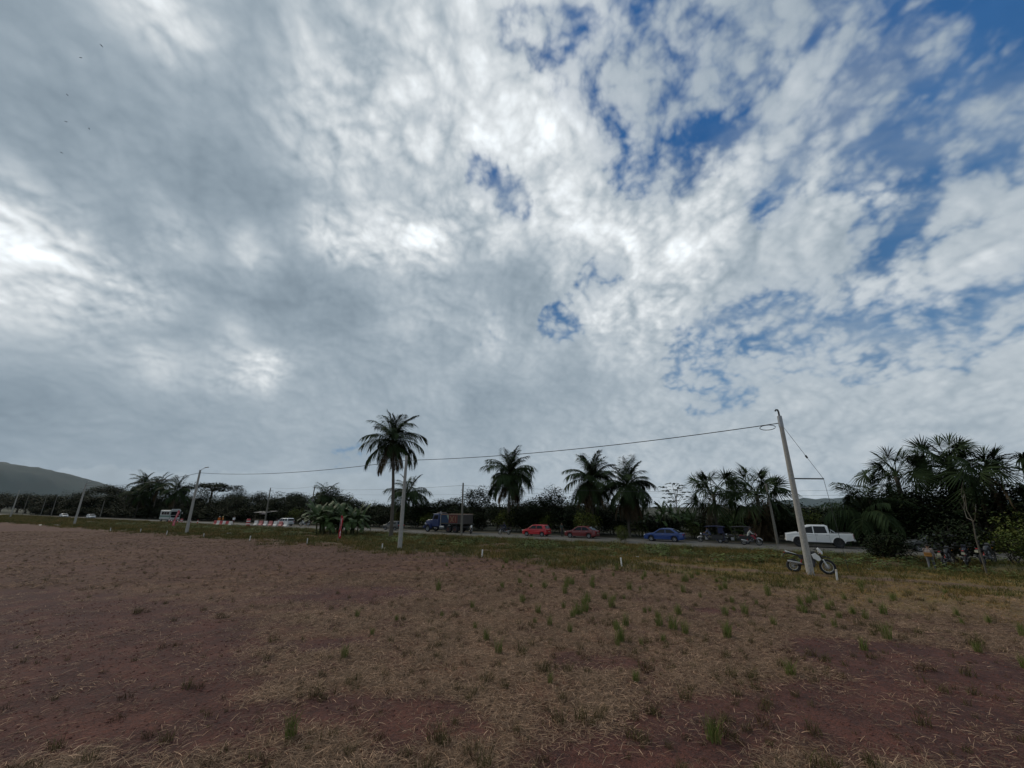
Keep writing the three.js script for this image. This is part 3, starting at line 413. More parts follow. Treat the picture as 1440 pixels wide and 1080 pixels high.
// a banana leaf: one broad torn blade either side of a midrib
function bananaLeaf(seed, L, el0, bend, W) {
  const r = rng(seed), S = new Soup(), n = 14, pts = [], ds = []; let p = V3(0, 0, 0), a = el0;
  for (let k = 0; k <= n; k++) { pts.push(p.clone()); ds.push(V3(Math.cos(a), Math.sin(a), 0)); p.addScaledVector(ds[k], L / n); a -= bend / n * (0.4 + 1.2 * k / n); }
  S.tube(pts, pts.map((_, k) => 0.03 * (1 - 0.85 * k / n)), 4, [0.075, 0.10, 0.035]);
  for (const sd of [-1, 1]) for (let k = 2; k < n; k++) { const u = k / n, w0 = W * Math.sin(Math.PI * Math.min(1, (u - 0.1) * 1.08)) ** 0.6, tear = r() < 0.3 ? 0.35 * r() : 0.03, t = 0.75 + 0.5 * r(), c = [0.045 * t, 0.074 * t, 0.021 * t], dr = 0.25 + 0.5 * r();
    const e = V3(0, 0.22 - dr * 0.4, sd).normalize(), A = pts[k], B = pts[k + 1], a2 = A.clone().addScaledVector(e, w0).addScaledVector(ds[k], 0.08), b2 = B.clone().addScaledVector(e, w0 * 0.97).addScaledVector(ds[k], 0.08 - tear * L / n); a2.y -= dr * w0 * 0.5; b2.y -= dr * w0 * 0.5; const i0 = S.v(A.x, A.y, A.z, c), i1 = S.v(B.x, B.y, B.z, c), i2 = S.v(b2.x, b2.y, b2.z, c), i3 = S.v(a2.x, a2.y, a2.z, c); S.t(i0, i1, i2); S.t(i0, i2, i3); }
  return S.geo();
}
const BANANA = [0, 1, 2, 3].map(i => bananaLeaf(600 + i, 2.2, [1.35, 1.05, 0.8, 0.45][i], [0.6, 1.2, 1.7, 2.0][i], 0.30)), bananaMat = new THREE.MeshPhysicalMaterial({ vertexColors: true, roughness: 0.6, specularIntensity: 0.4 });
function banana({ x, z, H, seed, label, stems = 1, spread = 0.5, scale = 1, group, leaves = 9 }) {
  const g = new THREE.Group(), r = rng(seed); g.position.set(x, gy(x, z), z);
  for (let s = 0; s < stems; s++) { const a = s * 2.4 + r(), d = s ? spread * Math.sqrt(s / stems) * (0.7 + 0.5 * r()) : 0, h = H * (0.62 + 0.5 * r()) * (s ? 0.75 + 0.35 * r() : 1), S = new Soup(), o = V3(Math.cos(a) * d, 0, Math.sin(a) * d), le = V3(Math.cos(a) * 0.15, 0, Math.sin(a) * 0.15);
    S.tube([0, 0.25, 0.6, 1].map(u => V3(o.x + le.x * u * h * 0.5, h * u - 0.2 * (1 - u), o.z + le.z * u * h * 0.5)), [0.12, 0.10, 0.08, 0.05].map(v => v * scale), 7, [0.07, 0.075, 0.035]); part('stem', S.geo(), leafMat, g);
    for (let i = 0; i < leaves; i++) { const k = i < 2 ? 0 : 1 + (i % 3), f = part('leaf', BANANA[k], bananaMat, g); f.position.set(o.x + le.x * h * 0.5, h * (0.9 + 0.1 * r()), o.z + le.z * h * 0.5); f.rotation.order = 'YXZ'; f.rotation.y = i * 2.4 + r(); f.rotation.x = (r() - 0.5) * 0.5; f.rotation.z = (r() - 0.5) * 0.3; f.scale.setScalar(scale * (0.8 + 0.45 * r())); } }
  return top(g, 'banana_plant', label, 'banana plant', group);
}
// broadleaf trees: limbs carry clumps of leaves spread through the crown
function treeGeo(seed, o) {
  const r = rng(seed), T = new Soup(), C = new Soup(), cl = [];
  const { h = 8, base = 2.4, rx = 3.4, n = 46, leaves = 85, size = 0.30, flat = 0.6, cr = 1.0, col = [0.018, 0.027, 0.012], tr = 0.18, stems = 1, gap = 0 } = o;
  for (let k = 0; k < n; k++) { let p, q = 0; do { p = V3(r() * 2 - 1, r() * 2 - 1, r() * 2 - 1); q++; } while (q < 60 && (p.length() > 1 || p.length() < 0.30)); const am = 0.78 + 0.32 * noise(p.x * 2 + seed, p.z * 2 + p.y); cl.push(V3(p.x * rx * am, base + (h - base) * (0.5 + 0.5 * p.y * am), p.z * rx * am)); }
  for (let s = 0; s < stems; s++) { const a0 = s * 2.4 + seed, o0 = V3(stems > 1 ? Math.cos(a0) * rx * 0.3 : 0, 0, stems > 1 ? Math.sin(a0) * rx * 0.3 : 0), fork = V3(o0.x + (r() - 0.5) * 0.6, base * 0.95 + 0.15 * h, o0.z + (r() - 0.5) * 0.6);
    T.tube([V3(o0.x, -0.3, o0.z), V3(o0.x * 1.02 + 0.05, fork.y * 0.5, o0.z), fork], [tr * 1.35, tr, tr * 0.75], 7);
    for (let k = s; k < n; k += stems * 2) { const e = cl[k], m = fork.clone().lerp(e, 0.5); m.y += 0.25 + 0.5 * r(); m.x += (r() - 0.5) * 0.7; T.tube([V3(fork.x, fork.y - 0.4 * r(), fork.z), m, e], [tr * 0.42, tr * 0.22, 0.02], 5); } }
  for (const c of cl) { const R = cr * (0.6 + 0.75 * r()), t0 = 0.7 + 0.6 * r(); for (let k = 0; k < leaves * (0.6 + 0.6 * r()); k++) { const d = V3(r() * 2 - 1, r() * 2 - 1, r() * 2 - 1); if (d.length() > 1) { k -= 0.5; continue; } const p = V3(c.x + d.x * R, c.y + d.y * R * flat, c.z + d.z * R), a = r() * 6.283, dr = -0.15 - 0.75 * r(), l = size * (0.55 + 0.8 * r()), e = V3(Math.cos(a), dr, Math.sin(a)).normalize(), sd = V3(-Math.sin(a), 0.6 * (r() - 0.5), Math.cos(a)).normalize(), t = t0 * (0.65 + 0.7 * r()), q = col.map((v, i) => v * t * (i === 0 ? 0.85 + 0.4 * r() : 1));
      const A = C.v(p.x, p.y, p.z, q), B = C.v(p.x + e.x * l * 0.5 + sd.x * l * 0.27, p.y + e.y * l * 0.5 + sd.y * l * 0.27 + 0.03, p.z + e.z * l * 0.5 + sd.z * l * 0.27, q), D = C.v(p.x + e.x * l, p.y + e.y * l, p.z + e.z * l, q), F = C.v(p.x + e.x * l * 0.5 - sd.x * l * 0.27, p.y + e.y * l * 0.5 - sd.y * l * 0.27 + 0.03, p.z + e.z * l * 0.5 - sd.z * l * 0.27, q); C.t(A, B, D); C.t(A, D, F); } }
  return [T.geo(), C.geo()];
}
const TREES = {
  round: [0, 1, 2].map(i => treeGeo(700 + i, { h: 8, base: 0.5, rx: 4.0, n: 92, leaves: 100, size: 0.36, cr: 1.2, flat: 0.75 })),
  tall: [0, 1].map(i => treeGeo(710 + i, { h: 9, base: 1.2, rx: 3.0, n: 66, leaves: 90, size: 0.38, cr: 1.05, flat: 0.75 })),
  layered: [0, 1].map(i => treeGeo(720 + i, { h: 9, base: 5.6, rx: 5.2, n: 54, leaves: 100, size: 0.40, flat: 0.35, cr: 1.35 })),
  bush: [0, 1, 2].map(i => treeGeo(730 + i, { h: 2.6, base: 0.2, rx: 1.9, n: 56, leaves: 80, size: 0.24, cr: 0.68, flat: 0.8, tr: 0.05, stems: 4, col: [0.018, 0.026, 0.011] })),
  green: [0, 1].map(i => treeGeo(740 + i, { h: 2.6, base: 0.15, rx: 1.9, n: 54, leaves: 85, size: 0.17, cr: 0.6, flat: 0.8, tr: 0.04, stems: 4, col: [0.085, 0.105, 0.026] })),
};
function tree(name, kind, v, x, z, H, W, label, category, group, turn) {
  const [tg, cg] = TREES[kind][v % TREES[kind].length], g = new THREE.Group(), h0 = { round: 8.6, tall: 9.4, layered: 9.2, bush: 2.8, green: 2.8 }[kind], w0 = { round: 4.6, tall: 3.5, layered: 6, bush: 2.3, green: 2.3 }[kind];
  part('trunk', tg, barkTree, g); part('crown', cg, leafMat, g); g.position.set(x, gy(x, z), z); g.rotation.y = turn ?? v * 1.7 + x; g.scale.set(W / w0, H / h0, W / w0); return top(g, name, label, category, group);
}
// --- the palms one can tell apart
coconut({ x: -16.0, z: -56.6, H: 12.9, R: 1.02, seed: 1, lean: [-0.9, 0], r0: 0.24, mix: { up: 9, high: 9, mid: 9, flat: 6, low: 8, dead: 5 }, label: 'tallest coconut palm, standing alone on the verge before the dump truck' });
coconut({ x: -22.0, z: -83, H: 6.2, R: 1.1, seed: 2, lean: [1.4, 0], mix: { up: 4, high: 7, mid: 8, flat: 7, low: 3, dead: 1 }, label: 'short coconut palm behind the foot of the tallest palm, across the road' });
coconut({ x: -0.6, z: -69.5, H: 9.0, R: 1.12, seed: 3, lean: [0.3, 0], mix: { up: 9, high: 10, mid: 11, flat: 9, low: 10, dead: 14 }, label: 'full coconut palm with a long hanging skirt, beside the bright red hatchback' });
coconut({ x: 11.6, z: -60.8, H: 7.7, R: 0.96, seed: 4, lean: [0.1, 0], mix: { up: 10, high: 10, mid: 10, flat: 5, low: 8, dead: 24 }, label: 'coconut palm with a thick dead skirt above the dark red sedan' });
coconut({ x: 16.0, z: -58.3, H: 6.7, R: 1.0, seed: 5, lean: [0.2, 0], mix: { up: 8, high: 9, mid: 10, flat: 8, low: 9, dead: 20 }, label: 'coconut palm between the dark red sedan and the blue sedan' });
coconut({ x: -42.0, z: -93.8, H: 6.2, R: 0.82, seed: 6, mix: { up: 5, high: 6, mid: 6, flat: 5, low: 6, dead: 5 }, label: 'pale coconut palm beside the roadside pole, next to the white station wagon' });
for (const [x, z, H, sd] of [[-139.4, -156.6, 12.4, 7], [-123.2, -144.5, 10.6, 8], [-107.5, -133.5, 8.6, 9], [-131, -147, 8.0, 10]]) coconut({ x, z, H, R: 1.15, seed: sd, mix: { up: 5, high: 7, mid: 8, flat: 6, low: 7, dead: 3 }, nuts: 0, label: 'distant coconut palm in the dark clump beside the white bus', group: 'palms in the clump by the bus' });
coconut({ x: 38.6, z: -46.0, H: 3.0, R: 1.05, seed: 12, lean: [-0.3, 0.3], mix: { up: 1, high: 6, mid: 9, flat: 7, low: 4, dead: 2 }, nuts: 0, label: 'low leaning coconut palm behind the tail of the white pickup' });
fanPalm({ x: 25.9, z: -53.6, H: 5.4, R: 1.18, seed: 21, mix: { up: 5, high: 8, mid: 8, low: 7, dead: 3 }, label: 'fan palm with open crown on long stalks above the three-wheeled taxis' });
fanPalm({ x: 29.7, z: -50.6, H: 5.2, R: 1.18, seed: 22, mix: { up: 7, high: 9, mid: 8, low: 6, dead: 3 }, skirt: 26, label: 'fan palm with a brown skirt of dead leaves next to the white pickup' });
fanPalm({ x: 39.8, z: -46.4, H: 4.6, R: 0.95, seed: 23, mix: { up: 1, high: 4, mid: 6, low: 7, dead: 1 }, label: 'fan palm with few drooping leaves above the low leaning coconut palm' });
fanPalm({ x: 42.4, z: -45.4, H: 7.0, R: 1.05, seed: 24, mix: { up: 5, high: 8, mid: 7, low: 3, dead: 0 }, label: 'fan palm rising behind the thicket with a loose spiky crown' });
fanPalm({ x: 46.4, z: -43.4, H: 7.7, R: 1.12, seed: 25, mix: { up: 9, high: 11, mid: 9, low: 5, dead: 2 }, label: 'tallest fan palm with a dense round crown over the thicket' });
fanPalm({ x: 47.0, z: -40.6, H: 6.6, R: 1.2, seed: 26, mix: { up: 5, high: 9, mid: 10, low: 6, dead: 3 }, label: 'wide fan palm beside the tallest fan palm at the end of the thicket' });
// --- bananas
banana({ x: -24.6, z: -60.5, H: 2.4, seed: 31, stems: 20, spread: 3.3, scale: 1.2, leaves: 11, label: 'large dark green banana clump on the verge behind the red feather banner' });
for (const [x, z, H, sd] of [[17.9, -58.9, 2.4, 32], [20.1, -56.4, 2.9, 33], [22.3, -57.2, 2.5, 34], [23.6, -55.6, 1.9, 36]]) banana({ x, z, H, seed: sd, stems: 3, spread: 0.9, scale: 0.85, leaves: 7, label: 'banana plant with light green leaves behind the blue sedan', group: 'banana plants behind the blue sedan' });
for (const [x, z, H, sd] of [[33.4, -52.2, 2.6, 37], [26.8, -51.5, 1.8, 38]]) banana({ x, z, H, seed: sd, stems: 3, spread: 0.8, scale: 0.85, leaves: 7, label: 'banana plant among the fan palms behind the three-wheeled taxis', group: 'banana plants among the fan palms' });
// --- trees standing out
tree('mango_tree', 'round', 0, 5.9, -68.5, 7.6, 4.9, 'bushy dark tree right behind the bright red hatchback', 'tree');
tree('roadside_tree', 'tall', 0, -6.6, -80.5, 8.6, 4.2, 'upright leafy tree behind the tail of the dump truck', 'tree');
tree('roadside_tree', 'tall', 1, -12.5, -84, 6.6, 4.4, 'lower tree with thin top behind the cab of the dump truck', 'tree');
tree('roadside_tree', 'tall', 1, -16.5, -81, 5.8, 4, 'shrubby tree between the short coconut palm and the truck', 'tree');
tree('umbrella_tree', 'layered', 0, -113.7, -157.5, 13.4, 12, 'flat-topped spreading tree towering over the tree line beyond the barriers', 'tree');
tree('umbrella_tree', 'layered', 1, -178.9, -185.1, 13.8, 11, 'layered tree beside the distant palms, before the blue hill', 'tree');
// the tree line beyond the road
{ const r = rng(91);
  for (const [s, q, H, W] of [[104, -25, 8.2, 6], [112, -30, 9, 7], [121, -26, 8.6, 6.4], [130, -32, 9.2, 7], [140, -26, 8.8, 6.6], [150, -31, 9.8, 7], [160, -27, 9.6, 7.2], [172, -24, 10.5, 7], [183, -22, 11, 7.5], [96, -24, 7.4, 5.6], [89, -22, 6.4, 5], [176, -36, 12, 8], [147, -40, 11, 8], [125, -42, 10.5, 8]]) { const [x, z] = atRoad(s, q); tree('forest_tree', 'round', Math.floor(r() * 3), x, z, H, W, 'broad dark tree in the tree line behind barriers and station wagon', 'tree', 'tree line behind the barriers'); }
  for (const [s, q, H, W] of [[196, -20, 10, 7], [214, -18, 10.5, 7.5], [236, -18, 11, 8], [258, -16, 10, 8], [284, -18, 11.5, 9], [312, -16, 11, 9], [345, -20, 13, 11], [385, -20, 13, 12], [430, -24, 15, 13], [480, -24, 15, 14], [540, -28, 17, 16], [268, -40, 13, 10], [330, -45, 15, 12], [410, -50, 17, 14]]) { const [x, z] = atRoad(s, q); tree('forest_tree', 'round', Math.floor(r() * 3), x, z, H, W, 'far dark tree along the road under the blue hill', 'tree', 'far roadside trees under the hill'); }
  for (const [s, q, H, W] of [[76, -22, 5.2, 4.6], [70, -25, 5.0, 4.6], [63, -26, 5.4, 4.4], [56, -26, 4.8, 4.4], [40, -24, 5.4, 4.2], [33, -23, 5.2, 4], [45, -30, 6.2, 5]]) { const [x, z] = atRoad(s, q); tree('thicket_tree', 'round', Math.floor(r() * 3), x, z, H, W, 'low dark tree in the thicket behind truck and red cars', 'tree', 'thicket behind truck and red cars'); }
  for (const [s, q, H, W] of [[-5.5, -16, 5.2, 3.6], [-8.5, -13.5, 6.4, 4.2], [-11.5, -15, 7.2, 4.6], [-14, -12.5, 7.0, 4.6], [-16.5, -14, 7.4, 5], [-19, -11, 7.0, 5], [-9.5, -20, 7.4, 5], [-22, -12, 7.6, 5.4], [-25, -6, 6.4, 5], [-21, -4, 5.2, 4.2], [-17.5, -6.5, 5.6, 4.2]]) { const [x, z] = atRoad(s, q); tree('thicket_tree', 'round', Math.floor(r() * 3), x, z, H, W, 'dense dark tree in the tall thicket under the fan palms', 'tree', 'thicket under the fan palms'); }
  for (const [s, q, H, W] of [[-0.5, -19, 3.9, 3.6], [3, -21, 3.2, 3.2], [-3.5, -21, 4.2, 3.6]]) { const [x, z] = atRoad(s, q); tree('hedge_tree', 'bush', Math.floor(r() * 3), x, z, H, W, 'low dark hedge tree behind the white pickup', 'tree', 'hedge behind the white pickup'); }
  for (let s = -30; s < 118; s += 4.2) { const [x, z] = atRoad(s + 2 * r(), -27 - 5 * r()); tree('bush', 'bush', Math.floor(r() * 3), x, z, s > 6 && s < 26 ? 3.2 : 4.6 + r(), 4.2 + r(), 'tall bush of the second row in the undergrowth beyond the road', 'bush', 'second row of undergrowth'); }
  // undergrowth along the far side of the road
  for (let s = -22; s < 118; s += 2.6 + (s > 60 ? 1.2 : 0)) { const q = -12.6 - 2.4 * r(), [x, z] = atRoad(s + r(), q), gap = s > 8 && s < 23, H = (gap ? 1.6 : 3.0) + 1.4 * r(); tree('bush', r() < 0.2 ? 'green' : 'bush', Math.floor(r() * 3), x, z, H, 2.5 + 0.9 * r(), gap ? 'low bush in the undergrowth behind the blue sedan' : 'dark green bush in the undergrowth along the far edge of the road', 'bush', gap ? 'low undergrowth behind the blue sedan' : 'undergrowth beyond the road'); }
  for (let s = 92; s < 330; s += 8.5) { const [x, z] = atRoad(s + 3 * r(), -18 - 4 * r()); tree('forest_tree', 'round', Math.floor(r() * 3), x, z, 5 + 1.8 * r() + s / 110, 5 + 1.2 * r(), 'low rounded tree at the front of the tree line beyond the road', 'tree', 'front row of the tree line'); }
  for (let s = 122; s < 330; s += 4.6) { const [x, z] = atRoad(s + 2 * r(), -13 - 3 * r()); tree('bush', 'bush', Math.floor(r() * 3), x, z, 3 + 1.6 * r(), 4 + 1.5 * r(), 'bush of the far undergrowth where the road runs toward the hill', 'bush', 'far undergrowth along the road'); }
}
tree('green_shrub', 'green', 0, 10.4, -59.2, 3.9, 2.6, 'bright green shrub over the tail of the dark red sedan', 'bush');
tree('green_shrub', 'green', 1, 12.9, -50.2, 2.1, 1.1, 'small dark shrub on the verge before the tail of the dark red sedan', 'bush');
tree('roadside_bush', 'bush', 1, 27.9, -31.8, 2.5, 1.8, 'bush on the verge covering the tail of the white pickup', 'bush');
tree('roadside_bush', 'bush', 2, 28.9, -33.6, 2.0, 2.1, 'low bush between the pickup bush and the half hidden car', 'bush');
tree('roadside_bush', 'bush', 0, 30.2, -29.0, 3.1, 2.5, 'dark bush overhanging the parked motorbikes on the bank', 'bush');
tree('bank_bush', 'green', 0, 31.8, -27.0, 2.7, 2.5, 'yellow-green bush climbing the bank beside the bare sapling', 'bush');
tree('bank_bush', 'green', 1, 35.2, -28.8, 3.9, 3.4, 'tall yellow-green bush at the far end of the bank', 'bush');
tree('bank_bush', 'green', 1, 29.6, -23.6, 1.2, 1.7, 'low leafy bush at the foot of the bank, past the bare sapling', 'bush');
tree('bank_bush', 'bush', 1, 27.6, -21.4, 0.8, 1.3, 'small dark creeper heap on the grass near the bare sapling', 'bush');
{ // cecropia: thin stem, plates of big leaves
  const g = new THREE.Group(), r = rng(95), T = new Soup(), C = new Soup(), ends = []; T.tube([V3(0, -0.3, 0), V3(0.1, 2.6, 0), V3(0.0, 4.2, 0)], [0.11, 0.08, 0.06], 6);
  for (let k = 0; k < 15; k++) { const a = k * 2.4, h = 4.0 + 3.0 * (k / 15), R = 2.2 * (1 - 0.5 * (k / 15)) * (0.5 + 0.6 * r()), e = V3(Math.cos(a) * R, h + 0.3, Math.sin(a) * R); T.tube([V3(0, 3.2 + k * 0.12, 0), V3(e.x * 0.6, h - 0.25, e.z * 0.6), e], [0.04, 0.03, 0.02], 4); ends.push(e); }
  for (const e of ends) for (let k = 0; k < 16; k++) { const a = r() * 6.28, R = 0.75 * Math.sqrt(r()), o = V3(e.x + Math.cos(a) * R, e.y + 0.15 * (r() - 0.3), e.z + Math.sin(a) * R), l = 0.42 + 0.2 * r(), d = V3(Math.cos(a), -0.25, Math.sin(a)), t = 0.7 + 0.6 * r(); C.ribbon([o, o.clone().addScaledVector(d, l * 0.5), o.clone().addScaledVector(d, l)], V3(-d.z, 0.1, d.x), [0.1, 0.36, 0.06], [0.034 * t, 0.048 * t, 0.02 * t]); }
  part('trunk', T.geo(), barkPale, g); part('crown', C.geo(), leafMat, g); g.position.set(24.2, -0.3, -61.8); top(g, 'cecropia_tree', 'slender tree with plates of big leaves above the banana plants', 'tree');
}
{ // the sapling on the bank: bare pale limbs
  const g = new THREE.Group(), T = new Soup(), C = new Soup(), r = rng(97);
  T.tube([V3(0, -0.3, 0), V3(-0.25, 1.0, 0), V3(-0.45, 2.0, 0), V3(-0.75, 3.0, 0.1)], [0.050, 0.042, 0.034, 0.028], 6);
  const limbs = [[[-0.72, 2.95, 0.1], [-1.5, 3.1, 0.2], [-2.2, 3.5, 0.3], [-2.5, 3.95, 0.3]], [[-0.75, 3.0, 0.1], [-0.85, 3.6, 0], [-0.6, 4.2, 0], [0.2, 4.5, 0.1], [0.5, 4.5, 0.1]], [[-0.7, 3.0, 0.1], [0.2, 3.15, -0.1], [0.75, 3.6, -0.1], [1.25, 4.05, 0], [1.35, 4.3, 0]], [[-0.84, 3.6, 0], [-1.1, 4.3, 0.1], [-1.6, 4.9, 0.1]], [[-0.65, 4.1, 0], [-0.95, 4.6, 0], [-1.1, 5.2, 0.2]], [[-2.2, 3.5, 0.3], [-1.9, 3.9, 0.4]], [[0.75, 3.6, -0.1], [0.55, 4.1, -0.2]], [[-0.45, 2, 0], [-0.2, 2.2, 0.2]]];
  for (const l of limbs) { const p = l.map(v => V3(...v)); T.tube(p, p.map((_, k) => 0.023 * (1 - 0.7 * k / (p.length - 1))), 5); for (let k = 0; k < 12; k++) { const e = p.at(-1).clone().lerp(p.at(-2), r() * 1.2), a = r() * 6.28, d = V3(Math.cos(a), 0.3 - r(), Math.sin(a)); C.ribbon([e, e.clone().addScaledVector(d, 0.10), e.clone().addScaledVector(d, 0.2)], V3(-d.z, 0, d.x), [0.02, 0.08, 0.01], [0.04, 0.055, 0.02]); } }
  part('trunk', T.geo(), bark(0.11, 0.095, 0.075), g); part('crown', C.geo(), leafMat, g); g.position.set(27.0, gy(27, -25), -25.0); g.rotation.y = 0.75; top(g, 'bare_sapling', 'thin sapling with bare pale branches on the grass by the motorbikes', 'tree');
}

// ---------------------------------------------------------------- poles, wires, stakes, banners, barriers
const concreteTile = tile(512, (u, v) => { const k = 0.78 + 0.07 * noiseP(u * 12, v * 12, 12) + 0.09 * noiseP(u * 90, v * 90, 90) - 0.10 * Math.max(0, noiseP(u * 20, v * 4 , 4)); return [k, k * 0.985, k * 0.96]; }, true);
const concrete = new THREE.MeshStandardMaterial({ color: lin(0.56, 0.555, 0.54), map: concreteTile, roughness: 0.9 }), concreteDark = new THREE.MeshStandardMaterial({ color: lin(0.27, 0.26, 0.235), map: concreteTile, roughness: 0.95 });
const steel = std(0.30, 0.31, 0.32, 0.5, { metalness: 0.6 }), darkSteel = std(0.05, 0.052, 0.055, 0.6), wireMat = std(0.03, 0.03, 0.032, 0.7), white = std(0.62, 0.61, 0.58, 0.6);
function poleGeo(H, r0, r1, lean = 0) { const pts = [], rad = []; for (let k = 0; k <= 8; k++) { const u = k / 8; pts.push(V3(lean * u, H * u - 0.4 * (1 - u), 0)); rad.push(lerp(r0, r1, u)); } const S = new Soup(); S.tube(pts, rad, 18); const g = S.geo(); const p = g.attributes.position, uv = []; for (let i = 0; i < p.count; i++) uv.push(Math.atan2(p.getZ(i), p.getX(i)) / 6.283 * 1.2, p.getY(i) / 1.2); g.setAttribute('uv', new THREE.Float32BufferAttribute(uv, 2)); return g; }
const tubeGeo = (pts, r, n = 6) => { const S = new Soup(); S.tube(pts, pts.map(() => r), n); return S.geo(); };
const band = (r, y) => { const g = new THREE.CylinderGeometry(r, r, 0.07, 16, 1, true); g.translate(0, y, 0); return g; };
function pole(x, z, H, r0, r1, label, o = {}) {
  const g = new THREE.Group(), y = gy(x, z); g.position.set(x, y, z); part('shaft', poleGeo(H, r0, r1, o.lean || 0), o.dark ? concreteDark : concrete, g);
  for (const b of o.bands || []) part('steel_band', band(lerp(r0, r1, b / H) + 0.012, b), steel, g);
  if (o.lamp) { const d = o.lamp; part('lamp_arm', tubeGeo([V3(0, H - 0.25, 0), V3(d[0] * 0.3, H + 0.05, d[1] * 0.3), V3(d[0] * 1.5, H + 0.28, d[1] * 1.5)], 0.03), steel, g); const l = new RoundedBoxGeometry(0.75, 0.10, 0.26, 2, 0.04); l.rotateY(Math.atan2(-d[1], d[0])); l.translate(d[0] * 1.75, H + 0.30, d[1] * 1.75); part('lamp_head', l, steel, g); }
  if (o.arm) { for (const h of o.arm) { const b = new THREE.BoxGeometry(1.1, 0.08, 0.08); b.rotateY(0.9); b.translate(0.15, h, -0.1); part('cross_arm', b, darkSteel, g); for (const e of [-0.4, 0.05, 0.5]) { const i = new THREE.CylinderGeometry(0.035, 0.05, 0.16, 8); i.translate(0.15 + e * 0.62, h + 0.12, -0.1 - e * 0.78); part('insulator', i, white, g); } } }
  return top(g, o.name || 'concrete_pole', label, 'utility pole', o.group);
}
// row along the field edge, corner pole first
const P1 = [16.14, -23.77], P2 = [-9.76, -37.56], P3 = [-44.99, -59.1], P4 = [-89.24, -86.67], P5 = [-169.3, -142.75];
{
  const g = pole(...P1, 8.75, 0.19, 0.105, 'tall pale concrete corner pole with strut and stay wire, by the white motorcycle', { bands: [8.1, 8.35, 5.06], name: 'corner_pole' });
  part('top_fitting', tubeGeo([V3(0, 8.5, 0), V3(0, 9.0, 0), V3(-0.05, 9.12, 0.02), V3(-0.16, 9.12, 0.06), V3(-0.24, 9.04, 0.08)], 0.05, 8), darkSteel, g);
  part('top_sleeve', new THREE.CylinderGeometry(0.125, 0.13, 0.62, 14).translate(0, 8.42, 0), steel, g);
  part('strut', (() => { const b = new THREE.BoxGeometry(1.9, 0.07, 0.07); b.translate(0.95, 0, 0); b.rotateY(0.12); b.translate(0.12, 5.06, 0); return b; })(), darkSteel, g);
  const tip = V3(0.12 + 1.9 * Math.cos(0.12), 5.06, -1.9 * Math.sin(0.12));
  const w = part('stay_wire', tubeGeo([V3(0.1, 8.1, 0), tip, V3(tip.x + 0.35, 0.02, tip.z - 0.1)], 0.011, 5), wireMat, g);
  const k = new THREE.CapsuleGeometry(0.05, 0.12, 4, 8), d = tip.clone().sub(V3(0.1, 8.1, 0)).normalize(), ins = part('insulator', k, darkSteel, w); ins.position.set(0.1, 8.1, 0).addScaledVector(d, 2.1); ins.quaternion.setFromUnitVectors(V3(0, 1, 0), d);
  part('cable_loop', tubeGeo(Array.from({ length: 15 }, (_, i) => { const a = i / 14 * 6.283; return V3(-0.62 - 0.36 * Math.cos(a), 8.1 + 0.15 * Math.sin(a), -0.34 - 0.2 * Math.cos(a)); }), 0.022, 6), wireMat, g);
}
pole(...P2, 8.05, 0.20, 0.11, 'pale concrete pole standing at the field edge before the tallest palm', { bands: [7.6] });
pole(...P3, 8.6, 0.20, 0.12, 'concrete pole with a street lamp arm beside the red and white barriers', { bands: [8.2], lamp: [0.86, 0.5] });
pole(...P4, 8.2, 0.20, 0.12, 'concrete pole with a lamp arm rising before the distant palm clump', { bands: [7.8], lamp: [0.86, 0.5] });
pole(...P5, 9.2, 0.2, 0.12, 'farthest field edge pole, under the blue hill', {});
// row along the road
pole(29.2, -47.3, 6.5, 0.16, 0.10, 'grey concrete pole in front of the fan palm with the brown skirt', { dark: true, lean: -0.15, name: 'road_pole', bands: [5.2] });
pole(-6.9, -58.4, 7.2, 0.16, 0.10, 'grey concrete pole on the verge in front of the dump truck', { dark: true, name: 'road_pole' });
pole(-43.2, -90.3, 8.2, 0.17, 0.10, 'grey concrete road pole between the station wagon and the pale palm', { dark: true, name: 'road_pole', lean: 0.2 });
pole(-57.8, -99.3, 8.3, 0.17, 0.10, 'grey concrete road pole with cross arm behind the far barriers', { dark: true, name: 'road_pole', arm: [7.6] });
for (const [x, z, H, l] of [[-151.9, -156, 6.1, 'thin road pole under the layered tree before the hill'], [-205, -188, 8.4, 'far road pole with a pale lamp at its top, under the hill'], [-222, -199, 9, 'far road pole without a lamp, beside the pole with the pale lamp'], [-262, -226, 9, 'very far grey road pole below the blue hill']]) pole(x, z, H, 0.17, 0.1, l, { dark: true, name: 'road_pole', lamp: l.includes('pale lamp') ? [0.86, 0.4] : null });
function cable(a, b, sag, r, name, label, n = 20) { const m = new THREE.Mesh(tubeGeo(Array.from({ length: n + 1 }, (_, i) => { const u = i / n; return V3(lerp(a[0], b[0], u), lerp(a[1], b[1], u) - sag * 4 * u * (1 - u), lerp(a[2], b[2], u)); }), r, 6), wireMat); return top(m, name, label, 'cable'); }
const on = (P, h) => [P[0], gy(...P) + h, P[1]];
cable(on(P1, 8.32), on(P2, 7.62), 0.42, 0.026, 'overhead_cable', 'thick black cable from the corner pole to the next pole');
cable(on(P2, 7.62), on(P3, 8.2), 0.6, 0.028, 'overhead_cable', 'black cable passing the tallest palm toward the lamp pole');
cable(on(P3, 8.2), on(P4, 7.8), 0.7, 0.03, 'overhead_cable', 'black cable from the barrier lamp pole toward the distant palm clump');
